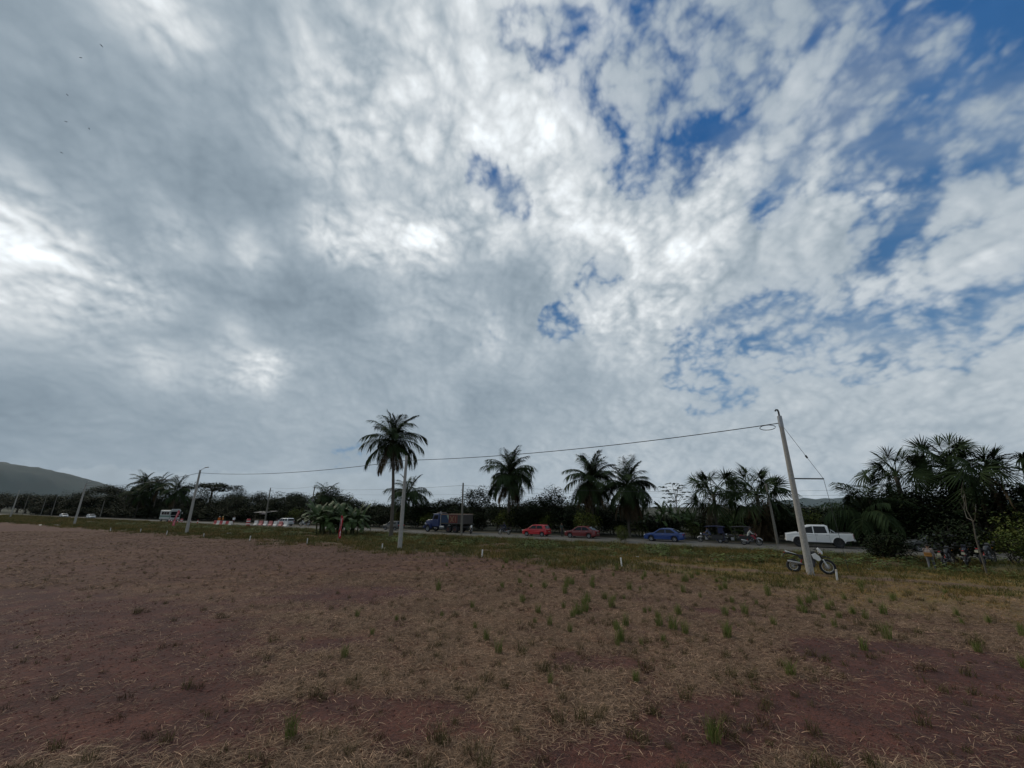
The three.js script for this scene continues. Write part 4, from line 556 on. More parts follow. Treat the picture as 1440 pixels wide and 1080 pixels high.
for (const [a, b, l] of [[[29.1, 5.2, -47.3], [-6.9, 6.4, -58.4], 'thin power line behind the parked cars from truck to pickup'], [[-6.9, 6.4, -58.4], [-43.0, 7.2, -90.3], 'thin power line from the truck pole toward the station wagon'], [[62, 6.2, -62], [-2, 6.8, -104], 'thin power line high behind the coconut palms'], [[62, 5.4, -62], [-2, 6.0, -104], 'lower thin power line behind the coconut palms'], [[-2, 6.8, -104], [-60, 7.6, -142], 'thin power line beyond the truck over the far trees'], [[-43.0, 7.8, -90.3], [-57.8, 7.9, -99.3], 'short power line between the road poles by the station wagon']]) cable(a, b, 0.35, 0.016, 'power_line', l);
// lot stakes, white painted
{ const g = new THREE.BoxGeometry(0.075, 0.58, 0.06); g.translate(0, 0.21, 0); let k = 0;
  for (const [x, z] of [[-60.35, -64.18], [-52.5, -60.4], [-45.3, -56.14], [-36.7, -51.05], [-28, -45.87], [-20.2, -42.44], [-11.1, -36.95], [-2.2, -31.85], [6.7, -26.73], [16.35, -22.2]]) { const m = new THREE.Group(); part('post', g, white, m); const c = new THREE.BoxGeometry(0.081, 0.1, 0.066); c.translate(0, 0.46, 0); part('painted_tip', c, k % 3 ? white : std(0.5, 0.44, 0.36, 0.8), m); m.position.set(x, gy(x, z), z); m.rotation.set(0.06 * Math.sin(k * 3), k, 0.09 * Math.cos(k * 5)); k++; top(m, 'marker_stake', 'white painted lot stake in the row along the field edge', 'stake', 'white lot stakes along the field edge'); } }
// feather banners: red cloth with white lettering
function banner(x, z, H, w, leanX, label, faded) {
  const g = new THREE.Group(); g.position.set(x, gy(x, z), z);
  const cv = document.createElement('canvas'); cv.width = 128; cv.height = 512; const c = cv.getContext('2d'); c.fillStyle = faded ? '#b04a55' : '#9c1420'; c.fillRect(0, 0, 128, 512); c.fillStyle = faded ? '#d8b0b4' : '#e6dcdc'; c.font = 'bold 84px sans-serif'; c.textAlign = 'center'; 'VENTAS'.split('').forEach((t, i) => c.fillText(t, 64, 128 + i * 68));
  const tex = new THREE.CanvasTexture(cv); tex.colorSpace = THREE.SRGBColorSpace;
  part('mast', tubeGeo([V3(0, -0.3, 0), V3(leanX * 0.3, H * 0.5, 0), V3(leanX * 0.8, H * 0.9, 0), V3(leanX * 1.2 + 0.1, H * 0.98, 0)], 0.018), steel, g);
  const S = new Soup(), uv = [], ny = 24; for (const off of [0, 0.006]) for (let j = 0; j <= ny; j++) for (let i = 0; i <= 4; i++) { const v = j / ny, u = i / 4, y = lerp(0.28 * H * 0.5, H * 0.95, v), b = leanX * 1.0 * v * v, ww = w * (v > 0.85 ? 1 - (v - 0.85) * 4 : 1); S.v(b + 0.03 + u * ww, y, 0.05 * Math.sin(u * 5 + v * 7) + off); uv.push(u, v); }
  for (const o of [0, 5 * (ny + 1)]) for (let j = 0; j < ny; j++) for (let i = 0; i < 4; i++) { const a = o + j * 5 + i; S.t(a, a + 1, a + 5); S.t(a + 1, a + 6, a + 5); }
  const geo = S.geo(); geo.setAttribute('uv', new THREE.Float32BufferAttribute(uv, 2)); part('cloth', geo, new THREE.MeshStandardMaterial({ map: tex, roughness: 0.8, side: THREE.DoubleSide }), g); g.rotation.y = -0.35;
  return top(g, 'feather_banner', label, 'banner');
}
banner(-17.9, -44.2, 2.75, 0.29, 0.05, 'dark red feather banner with white letters before the banana clump', false);
banner(-60.3, -75.5, 3.2, 0.62, 0.75, 'faded pink-red feather banner bending over before the white bus', true);
// barriers, drums, cones at the road works
const plasticRed = std(0.42, 0.035, 0.04, 0.55), plasticWhite = std(0.62, 0.60, 0.57, 0.55), plasticPink = std(0.48, 0.16, 0.15, 0.6), orange = std(0.55, 0.12, 0.03, 0.6), rubber = std(0.018, 0.018, 0.02, 0.85);
const barrierGeo = (() => { const s = new THREE.Shape(); [[-0.28, 0], [0.28, 0], [0.28, 0.16], [0.13, 0.36], [0.08, 0.95], [-0.08, 0.95], [-0.13, 0.36], [-0.28, 0.16]].forEach(([x, y], i) => i ? s.lineTo(x, y) : s.moveTo(x, y)); const g = new THREE.ExtrudeGeometry(s, { depth: 1.15, bevelEnabled: true, bevelSize: 0.02, bevelThickness: 0.02, bevelSegments: 1 }); g.translate(0, 0, -0.57); g.rotateY(Math.PI / 2); return g; })();
function barrier(x, z, turn, mat, colour, label, group) { const g = new THREE.Group(); part('shell', barrierGeo, mat, g); const slot = new THREE.BoxGeometry(0.30, 0.10, 0.60); for (const e of [-0.33, 0.33]) { const b = part('fork_slot', slot, rubber, g); b.position.set(e, 0.06, 0); } const cap = part('fill_cap', new THREE.CylinderGeometry(0.07, 0.07, 0.05, 10), rubber, g); cap.position.y = 0.99; g.position.set(x, ROAD_Y + 0.012, z); g.rotation.y = turn; return top(g, `${colour}_barrier`, label, 'barrier', group); }
const TH = Math.atan2(-RD[1], RD[0]);                  // heading of the road
for (let k = 0; k < 6; k++) { const [x, z] = atRoad(109.5 - k * 1.62, -0.9 + 0.15 * k); barrier(x, z, TH, k % 2 ? plasticWhite : plasticRed, k % 2 ? 'white' : 'red', k % 2 ? 'white plastic road barrier in the near row on the road edge' : 'red plastic road barrier in the near row on the road edge', 'near row of road barriers'); }
for (let k = 0; k < 7; k++) { const [x, z] = atRoad(101 - k * 1.9, -5.2); barrier(x, z, TH, k % 2 ? plasticPink : plasticWhite, k % 2 ? 'pink' : 'white', k % 2 ? 'faded pink road barrier in the far row by the station wagon' : 'white road barrier in the far row by the station wagon', 'far row of road barriers'); }
function drum(x, z, label) { const g = new THREE.Group(), pr = [[0.001, 0], [0.36, 0], [0.36, 0.10], [0.29, 0.12], [0.28, 0.5], [0.26, 0.52], [0.25, 1.0], [0.2, 1.06], [0.001, 1.06]].map(p => new THREE.Vector2(...p)); part('body', new THREE.LatheGeometry(pr, 18), plasticRed, g); for (const y of [0.34, 0.72]) { const b = part('white_stripe', new THREE.CylinderGeometry(y > 0.5 ? 0.268 : 0.292, y > 0.5 ? 0.272 : 0.296, 0.16, 18, 1, true), plasticWhite, g); b.position.y = y; } g.position.set(x, ROAD_Y + 0.012, z); return top(g, 'traffic_drum', label, 'traffic drum'); }
{ const [x, z] = atRoad(98.5, -2.2); drum(x, z, 'red traffic drum with white stripes between the two barrier rows').scale.setScalar(1.35); }
{ const [x, z] = atRoad(128, -1.5); drum(x, z, 'short red and white traffic drum on the road beyond the near barriers'); }
for (const [s, q] of [[134, -1.6], [131.5, -2], [123, -1.4], [120, -1.7], [137.5, -2.4]]) { const [x, z] = atRoad(s, q), g = new THREE.Group(); part('base', new THREE.BoxGeometry(0.5, 0.05, 0.5).translate(0, 0.025, 0), rubber, g); part('cone', new THREE.CylinderGeometry(0.04, 0.19, 0.95, 16).translate(0, 0.52, 0), plasticRed, g); part('white_collar', new THREE.CylinderGeometry(0.088, 0.128, 0.24, 16, 1, true).translate(0, 0.62, 0), plasticWhite, g); g.position.set(x, ROAD_Y + 0.012, z); top(g, 'traffic_cone', 'red traffic cone with white collar on the road before the bus', 'traffic cone', 'cones along the road before the bus'); }
{ // kiosk behind the barriers: posts, sheet roof, counter
  const g = new THREE.Group(), [x, z] = atRoad(112, -13); const sheet = std(0.22, 0.20, 0.19, 0.7), wood = std(0.10, 0.075, 0.05, 0.9);
  for (const [a, b] of [[-2.4, -1.2], [2.4, -1.2], [-2.4, 1.2], [2.4, 1.2], [0, 1.2]]) part('post', new THREE.CylinderGeometry(0.06, 0.06, 2.6, 8).translate(a, 1.3, b), wood, g);
  const rf = new THREE.BoxGeometry(5.6, 0.06, 3.2); rf.rotateX(0.12); rf.translate(0, 2.65, 0.1); part('roof', rf, sheet, g); part('counter', new RoundedBoxGeometry(4.4, 0.9, 0.5, 1, 0.03).translate(0, 0.45, 0.9), wood, g); part('back_wall', new THREE.BoxGeometry(4.8, 2.3, 0.05).translate(0, 1.15, -1.2), std(0.06, 0.055, 0.05, 0.9), g);
  const sign = new THREE.BoxGeometry(2.6, 0.4, 0.05); sign.translate(1.2, 2.3, 1.5); part('awning_board', sign, std(0.40, 0.33, 0.32, 0.8), g); g.position.set(x, gy(x, z), z); g.rotation.y = TH + Math.PI; top(g, 'roadside_kiosk', 'dark roadside kiosk with flat sheet roof behind the barriers', 'kiosk');
}
{ // pale slab of rubble at the road edge, litter
  const [x, z] = atRoad(103.5, 1.6), g = new THREE.BoxGeometry(9, 0.25, 1.4, 18, 1, 4), p = g.attributes.position; for (let i = 0; i < p.count; i++) { p.setX(i, p.getX(i) + 0.3 * noise(p.getZ(i) * 2, i)); p.setY(i, p.getY(i) + 0.08 * noise(p.getX(i), p.getZ(i) * 2)); } g.computeVertexNormals(); const m = new THREE.Mesh(g, std(0.20, 0.19, 0.175, 0.95)); m.position.set(x, gy(x, z) + 0.03, z); m.rotation.y = TH; top(m, 'concrete_slab', 'pale cracked slab on the road edge under the near barriers', 'slab');
  const r = rng(8); for (const [lx, lz] of [[-89.5, -83.5], [-87.6, -82.2], [-92, -83], [-38, -57.5], [21.5, -26.4], [9.5, -33]]) { const S = new Soup(), c = S.v(0, 0.10, 0), ring = []; for (let k = 0; k < 9; k++) { const a = k / 9 * 6.283, R = 0.22 + 0.22 * r(); ring.push(S.v(Math.cos(a) * R, 0.02 + 0.10 * r(), Math.sin(a) * R * 0.7)); } for (let k = 0; k < 9; k++) S.t(c, ring[(k + 1) % 9], ring[k]); const m2 = new THREE.Mesh(S.geo(), white); m2.position.set(lx, gy(lx, lz) + 0.05, lz); m2.scale.setScalar(lx > 0 ? 0.45 : 1); top(m2, 'plastic_litter', 'crumpled white plastic litter lying in the verge grass', 'litter', 'white litter in the verge'); }
}

// ---------------------------------------------------------------- vehicles
const paint = (r, g, b, rough = 0.35) => new THREE.MeshPhysicalMaterial({ color: lin(r, g, b), roughness: rough, clearcoat: 0.4, clearcoatRoughness: 0.15 });
const glassDark = new THREE.MeshPhysicalMaterial({ color: lin(0.012, 0.014, 0.016), roughness: 0.1, specularIntensity: 0.45 }), blackPlastic = std(0.02, 0.02, 0.021, 0.6), chrome = std(0.55, 0.55, 0.56, 0.25, { metalness: 0.9 }), alloy = std(0.34, 0.34, 0.35, 0.4, { metalness: 0.7 }), lampClear = std(0.72, 0.74, 0.76, 0.12), lampRed = std(0.30, 0.012, 0.012, 0.25), lampAmber = std(0.5, 0.17, 0.02, 0.3), plateMat = std(0.35, 0.34, 0.25, 0.6);
const P2D = pts => { const s = new THREE.Shape(); pts.forEach((p, i) => i ? s.lineTo(p[0], p[1]) : s.moveTo(p[0], p[1])); return s; };
const smooth = g => toCreasedNormals(g, 0.6);
function prism(shape, width, bevel = 0.04, seg = 2) { const g = new THREE.ExtrudeGeometry(shape, { depth: width - 2 * bevel, bevelEnabled: bevel > 0, bevelSize: bevel, bevelThickness: bevel, bevelOffset: -bevel, bevelSegments: seg, curveSegments: 12 }); g.translate(0, 0, -(width - 2 * bevel) / 2); return g; }
const warp = (g, fn) => { const p = g.attributes.position, v = V3(); for (let i = 0; i < p.count; i++) { v.fromBufferAttribute(p, i); fn(v); p.setXYZ(i, v.x, v.y, v.z); } g.computeVertexNormals(); return g; };
const box = (w, h, d, x, y, z, r = 0.02) => { const g = r ? new RoundedBoxGeometry(w, h, d, 2, Math.min(r, w / 2.2, h / 2.2, d / 2.2)) : new THREE.BoxGeometry(w, h, d); g.translate(x, y, z); return g; };
const wheelCache = {};
function wheelGeos(r, w, rimR) { const key = [r, w, rimR].join(); if (wheelCache[key]) return wheelCache[key];
  const t = new THREE.LatheGeometry([[rimR * 0.98, -w / 2 * 0.85], [rimR * 1.04, -w / 2], [r * 0.9, -w / 2], [r * 0.985, -w / 2 * 0.72], [r, 0], [r * 0.985, w / 2 * 0.72], [r * 0.9, w / 2], [rimR * 1.04, w / 2], [rimR * 0.98, w / 2 * 0.85]].map(p => new THREE.Vector2(...p)), 26); t.rotateX(Math.PI / 2);
  const parts = []; const ring = new THREE.LatheGeometry([[rimR, -w * 0.42], [rimR * 0.86, -w * 0.30], [rimR * 0.84, w * 0.30], [rimR, w * 0.42]].map(p => new THREE.Vector2(...p)), 24); ring.rotateX(Math.PI / 2); parts.push(ring.toNonIndexed());
  for (let k = 0; k < 6; k++) { const b = new THREE.BoxGeometry(rimR * 0.80, rimR * 0.24, w * 0.3); b.translate(rimR * 0.46, 0, 0); b.rotateZ(k * Math.PI / 3); b.translate(0, 0, 0); parts.push(b.toNonIndexed()); } const hub = new THREE.CylinderGeometry(rimR * 0.26, rimR * 0.26, w * 0.75, 12); hub.rotateX(Math.PI / 2); parts.push(hub.toNonIndexed());
  const disc = new THREE.CylinderGeometry(rimR * 0.85, rimR * 0.85, w * 0.08, 18); disc.rotateX(Math.PI / 2);
  return wheelCache[key] = { t, rim: mergeGeometries(parts.map(g => { for (const a of Object.keys(g.attributes)) if (!['position', 'normal', 'uv'].includes(a)) g.deleteAttribute(a); return g; })), disc }; }
function wheel(parent, x, y, z, r, w, rimR, rimMat) { const g = new THREE.Group(), k = wheelGeos(r, w, rimR); g.name = 'wheel'; part('tyre', k.t, rubber, g); part('rim', k.rim, rimMat, g); part('brake_disc', k.disc, blackPlastic, g); g.position.set(x, y, z); parent.add(g); return g; }
function carBody(o) {                                  // lower body with wheel arches; x forward
  const { L, W, belt, sill, hoodY, hoodX, deckY, deckX, f, b, R, noseY = hoodY - 0.14 } = o, s = new THREE.Shape(), xf = L / 2, xr = -L / 2, A = R * 1.16;
  s.moveTo(xr + 0.05, sill + 0.10); s.lineTo(b - A, sill); s.absarc(b, R, A, Math.PI + Math.asin((R - sill) / A), -Math.asin((R - sill) / A), true); s.lineTo(f - A, sill); s.absarc(f, R, A, Math.PI + Math.asin((R - sill) / A), -Math.asin((R - sill) / A), true); s.lineTo(xf - 0.06, sill + 0.06);
  s.quadraticCurveTo(xf + 0.02, sill + 0.2, xf - 0.02, noseY - 0.16); s.quadraticCurveTo(xf - 0.06, noseY, xf - 0.28, noseY + 0.05); s.lineTo(hoodX, hoodY); s.lineTo(hoodX - 0.2, belt); s.lineTo(deckX, belt + 0.02); s.lineTo(xr + 0.22, deckY); s.quadraticCurveTo(xr + 0.02, deckY - 0.02, xr + 0.01, deckY - 0.22); s.lineTo(xr, sill + 0.3);
  return smooth(warp(prism(s, W, 0.06, 3), v => { const e = Math.max(0, Math.abs(v.x) - L * 0.36) / (L * 0.14); v.z *= 1 - 0.10 * e * e - 0.05 * sstep(belt - 0.25, belt + 0.05, v.y) * (v.y > 0.4 ? 1 : 0); }));
}
function cabin(pts, W, yb, yt, taper = 0.17) { return smooth(warp(prism(P2D(pts), W, 0.05, 3), v => { v.z *= 1 - taper * clamp((v.y - yb) / (yt - yb), -0.2, 1); })); }
function sidePane(pts, W, yb, yt, side, taper = 0.17) { const g = prism(P2D(pts), 0.012, 0); return warp(g, v => { const h = (W / 2) * (1 - taper * clamp((v.y - yb) / (yt - yb), -0.2, 1)); v.z = side * (h + 0.004 + (v.z > 0 ? 0.006 : 0)); }); }
function endPane(a, b, Wa, Wb, out) { const S = new Soup(), n = V3(b[1] - a[1], -(b[0] - a[0]), 0).normalize().multiplyScalar(0.012 * out); const P = [[a, Wa, 1], [a, Wa, -1], [b, Wb, -1], [b, Wb, 1]].map(([p, w, s]) => [p[0], p[1], s * w / 2]); for (const k of [1, 2]) for (const p of P) S.v(p[0] + n.x * k, p[1] + n.y * k, p[2]); S.t(0, 1, 2); S.t(0, 2, 3); S.t(4, 6, 5); S.t(4, 7, 6); for (let i = 0; i < 4; i++) { const j = (i + 1) % 4; S.t(i, 4 + i, j); S.t(j, 4 + i, 4 + j); } return S.geo().toNonIndexed(); }
function car(o) {
  const g = new THREE.Group(), { L, W, belt, roofY, f, b, R, cab, panes, mat, rimMat = alloy } = o;
  part('body', carBody(o), mat, g); const cb = part('cabin', cabin(cab, W - 0.10, belt, roofY), mat, g);
  part('underbody', box(L * 0.9, 0.25, W * 0.72, 0, R + 0.02, 0, 0.05), blackPlastic, g);
  for (const sd of [-1, 1]) { for (const p of panes) part('side_window', sidePane(p, W - 0.10, belt, roofY, sd), glassDark, g);
    for (const x of [f, b]) wheel(g, x, R, sd * (W / 2 - 0.12), R, 0.20, R * 0.66, rimMat);
    const m = part('mirror', box(0.12, 0.13, 0.2, o.hoodX - 0.28, belt + 0.12, sd * (W / 2 + 0.04), 0.04), o.mirrorMat || mat, g);
    part('headlight', box(0.34, 0.13, 0.30, L / 2 - 0.20, (o.noseY || o.hoodY - 0.14) - 0.07, sd * (W / 2 - 0.26), 0.05), lampClear, g); part('taillight', box(0.16, 0.20, 0.26, -L / 2 + 0.08, o.deckY - 0.18, sd * (W / 2 - 0.22), 0.04), lampRed, g);
    for (const x of o.handles) part('door_handle', box(0.16, 0.03, 0.03, x, belt - 0.10, sd * (W / 2 - 0.02), 0.01), o.handleMat || chrome, g);
    part('sill_trim', box(f - b - 2.3 * R, 0.06, 0.04, (f + b) / 2, o.sill + 0.05, sd * (W / 2 - 0.01), 0.015), blackPlastic, g); }
  const wAt = y => (W - 0.10) * (1 - 0.17 * clamp((y - belt) / (roofY - belt))) - 0.16, [fa, fb, ra, rb] = o.ends;
  part('windscreen', endPane(fa, fb, wAt(fa[1]), wAt(fb[1]), 1), glassDark, g); part('rear_window', endPane(ra, rb, wAt(ra[1]), wAt(rb[1]), -1), glassDark, g);
  part('grille', box(0.06, 0.16, W * 0.5, L / 2 - 0.03, o.sill + 0.34, 0, 0.02), blackPlastic, g); part('front_bumper', box(0.14, 0.14, W * 0.86, L / 2 - 0.05, o.sill + 0.14, 0, 0.05), o.bumperMat || mat, g); part('rear_bumper', box(0.16, 0.20, W * 0.88, -L / 2 + 0.06, o.sill + 0.20, 0, 0.05), o.bumperMat || mat, g); part('licence_plate', box(0.02, 0.11, 0.36, -L / 2 - 0.025, o.sill + 0.42, 0, 0), plateMat, g);
  return g;
}
const place = (g, s, q, turn = 0, name, label, category, group) => { const [x, z] = atRoad(s, q); g.position.set(x, q > 0 || q < -9.3 ? gy(x, z) : roadY(q), z); g.rotation.y = TH + turn; return top(g, name, label, category, group); };
const HATCH = { L: 3.8, W: 1.66, belt: 0.95, roofY: 1.50, sill: 0.22, hoodY: 0.98, hoodX: 1.05, deckY: 1.0, deckX: -1.55, f: 1.18, b: -1.20, R: 0.30, noseY: 0.80, handles: [-0.05, -0.95], cab: [[1.05, 0.92], [0.35, 1.44], [0.1, 1.5], [-1.25, 1.5], [-1.55, 1.4], [-1.80, 0.92]], panes: [[[0.80, 0.99], [0.30, 1.38], [-0.28, 1.41], [-0.28, 0.98]], [[-0.36, 0.98], [-0.36, 1.41], [-1.12, 1.40], [-1.34, 1.02]]], ends: [[1.0, 0.98], [0.40, 1.42], [-1.76, 1.02], [-1.56, 1.38]] };
const SEDAN = { L: 4.45, W: 1.72, belt: 0.93, roofY: 1.46, sill: 0.20, hoodY: 0.95, hoodX: 1.05, deckY: 0.98, deckX: -1.35, f: 1.38, b: -1.22, R: 0.315, noseY: 0.78, handles: [0.0, -0.95], cab: [[1.20, 0.9], [0.38, 1.40], [0.1, 1.46], [-0.75, 1.455], [-1.1, 1.38], [-1.85, 0.93]], panes: [[[0.92, 0.97], [0.32, 1.34], [-0.22, 1.37], [-0.22, 0.96]], [[-0.30, 0.96], [-0.30, 1.37], [-0.80, 1.36], [-1.25, 1.10], [-1.32, 0.99]]], ends: [[1.12, 0.96], [0.45, 1.38], [-1.76, 0.99], [-1.14, 1.37]] };
const WAGON = { L: 4.4, W: 1.72, belt: 0.98, roofY: 1.56, sill: 0.24, hoodY: 1.0, hoodX: 1.15, deckY: 1.02, deckX: -1.9, f: 1.36, b: -1.24, R: 0.32, noseY: 0.82, handles: [0.05, -0.9], cab: [[1.25, 0.95], [0.55, 1.48], [0.25, 1.56], [-1.85, 1.56], [-2.02, 1.46], [-2.14, 0.95]], panes: [[[0.98, 1.03], [0.48, 1.42], [-0.12, 1.47], [-0.12, 1.02]], [[-0.20, 1.02], [-0.20, 1.47], [-0.98, 1.47], [-0.98, 1.02]], [[-1.12, 1.04], [-1.12, 1.47], [-1.84, 1.45], [-1.98, 1.06]]], ends: [[1.20, 1.02], [0.60, 1.46], [-2.12, 1.06], [-2.02, 1.44]] };
place(car({ ...HATCH, mat: paint(0.42, 0.012, 0.02) }), 31.7, -6.6, 0, 'hatchback', 'bright red hatchback parked on the road edge', 'car');
place(car({ ...SEDAN, mat: paint(0.13, 0.010, 0.011), L: 4.3 }), 25.0, -6.6, 0, 'red_sedan', 'dark red sedan parked behind the bright red hatchback', 'car');
place(car({ ...SEDAN, mat: paint(0.006, 0.036, 0.17) }), 14.6, -6.5, 0, 'blue_sedan', 'shiny blue sedan parked alone on the road edge', 'car');
place(car({ ...HATCH, mat: paint(0.045, 0.048, 0.05), bumperMat: blackPlastic }), 60.2, -7.0, 0, 'black_hatchback', 'dark grey hatchback in front of the dump truck', 'car');
place(car({ ...WAGON, mat: paint(0.52, 0.54, 0.56), bumperMat: paint(0.40, 0.42, 0.44) }), 92.8, -6.8, 0, 'station_wagon', 'silver white station wagon parked beside the road barriers', 'car');
place(car({ ...WAGON, mat: paint(0.07, 0.075, 0.075), bumperMat: paint(0.45, 0.45, 0.44) }), -8.8, -6.8, 0, 'grey_wagon', 'dark wagon half hidden by bushes beyond the white pickup', 'car');
place(car({ ...SEDAN, mat: paint(0.5, 0.5, 0.5) }), 232, -3.4, Math.PI, 'far_sedan', 'far pale sedan driving this way on the distant road', 'car');
place(car({ ...HATCH, mat: paint(0.45, 0.46, 0.47) }), 201, -3.2, Math.PI, 'far_hatchback', 'far pale hatchback on the road by the thin pole', 'car');
{ // white double-cab pickup
  const o = { L: 5.3, W: 1.84, belt: 1.10, roofY: 1.80, sill: 0.42, hoodY: 1.16, hoodX: 1.35, f: 1.62, b: -1.50, R: 0.40 }, g = new THREE.Group(), mat = paint(0.70, 0.70, 0.69), s = new THREE.Shape(), A = 0.47, asn = Math.asin((0.40 - 0.42) / A);
  s.moveTo(-2.62, 0.62); s.lineTo(-1.5 - A, 0.52); s.absarc(-1.5, 0.40, A, Math.PI + asn, -asn, true); s.lineTo(1.62 - A, 0.42); s.absarc(1.62, 0.40, A, Math.PI + asn, -asn, true); s.lineTo(2.55, 0.50); s.quadraticCurveTo(2.66, 0.62, 2.62, 0.92); s.quadraticCurveTo(2.58, 1.04, 2.4, 1.07); s.lineTo(1.62, 1.20); s.lineTo(1.4, 1.12); s.lineTo(-0.86, 1.12); s.lineTo(-0.88, 1.14); s.lineTo(-2.64, 1.16); s.lineTo(-2.66, 0.9);
  part('body', smooth(warp(prism(s, o.W, 0.05, 3), v => { const e = Math.max(0, v.x - 1.9) / 0.75; v.z *= 1 - 0.12 * e * e; })), mat, g);
  part('cabin', cabin([[1.62, 1.08], [0.92, 1.68], [0.62, 1.79], [-0.74, 1.80], [-0.88, 1.74], [-0.93, 1.08]], 1.74, 1.1, 1.8), mat, g);
  for (const sd of [-1, 1]) { for (const p of [[[1.34, 1.16], [0.84, 1.60], [0.34, 1.70], [0.34, 1.14]], [[0.25, 1.14], [0.25, 1.70], [-0.66, 1.70], [-0.76, 1.17]]]) part('side_window', sidePane(p, 1.74, 1.1, 1.8, sd), glassDark, g);
    for (const x of [1.62, -1.5]) { wheel(g, x, 0.43, sd * 0.80, 0.43, 0.27, 0.27, blackPlastic); const fl = new THREE.TorusGeometry(0.475, 0.035, 6, 20, Math.PI * 0.96); fl.rotateZ(0.06); fl.translate(x, 0.40, sd * 0.915); part('wheel_flare', fl, mat, g); }
    part('mirror', box(0.14, 0.2, 0.24, 1.24, 1.26, sd * 1.0, 0.05), mat, g); part('headlight', box(0.42, 0.16, 0.30, 2.40, 0.97, sd * 0.68, 0.05), lampClear, g); part('fog_lamp', box(0.16, 0.12, 0.2, 2.52, 0.66, sd * 0.66, 0.03), blackPlastic, g); part('taillight', box(0.08, 0.34, 0.14, -2.63, 0.96, sd * 0.84, 0.03), lampRed, g);
    for (const x of [0.1, -0.72]) part('door_handle', box(0.2, 0.04, 0.04, x, 1.02, sd * 0.915, 0.015), chrome, g); part('side_step', box(2.1, 0.05, 0.16, 0.06, 0.40, sd * 0.90, 0.02), blackPlastic, g);
    part('door_gap', box(0.012, 0.60, 0.01, 0.17, 0.78, sd * 0.918, 0), blackPlastic, g); part('door_gap', box(0.012, 0.60, 0.01, -0.86, 0.80, sd * 0.918, 0), blackPlastic, g); part('bed_rail', box(1.72, 0.04, 0.06, -1.76, 1.18, sd * 0.86, 0.015), blackPlastic, g);
    part('sport_bar', tubeGeo([V3(-1.02, 1.16, sd * 0.80), V3(-1.08, 1.44, sd * 0.70), V3(-1.42, 1.17, sd * 0.80)], 0.03, 8), sd < 0 ? chrome : blackPlastic, g); }
  part('sport_bar_top', tubeGeo([V3(-1.08, 1.44, -0.7), V3(-1.08, 1.46, 0), V3(-1.08, 1.44, 0.7)], 0.03, 8), blackPlastic, g);
  part('windscreen', endPane([1.56, 1.16], [0.98, 1.65], 1.55, 1.36, 1), glassDark, g); part('rear_window', endPane([-0.925, 1.20], [-0.89, 1.66], 1.5, 1.32, -1), glassDark, g);
  part('grille', box(0.08, 0.32, 1.05, 2.60, 0.86, 0, 0.03), blackPlastic, g); part('front_bumper', box(0.2, 0.2, 1.7, 2.55, 0.56, 0, 0.07), mat, g); part('rear_bumper', box(0.16, 0.18, 1.7, -2.70, 0.62, 0, 0.04), chrome, g); part('tailgate', box(0.05, 0.5, 1.5, -2.675, 0.92, 0, 0.02), mat, g); part('cargo_bed', box(1.7, 0.04, 1.6, -1.78, 0.72, 0, 0), blackPlastic, g); part('underbody', box(4.6, 0.22, 1.2, 0, 0.44, 0, 0.05), blackPlastic, g); part('licence_plate', box(0.02, 0.13, 0.38, 2.70, 0.56, 0, 0), plateMat, g);
  g.scale.set(1.05, 1.18, 1.04); place(g, -0.2, -7.2, 0, 'pickup_truck', 'white double-cab pickup parked on the road behind the corner pole', 'pickup truck');
}
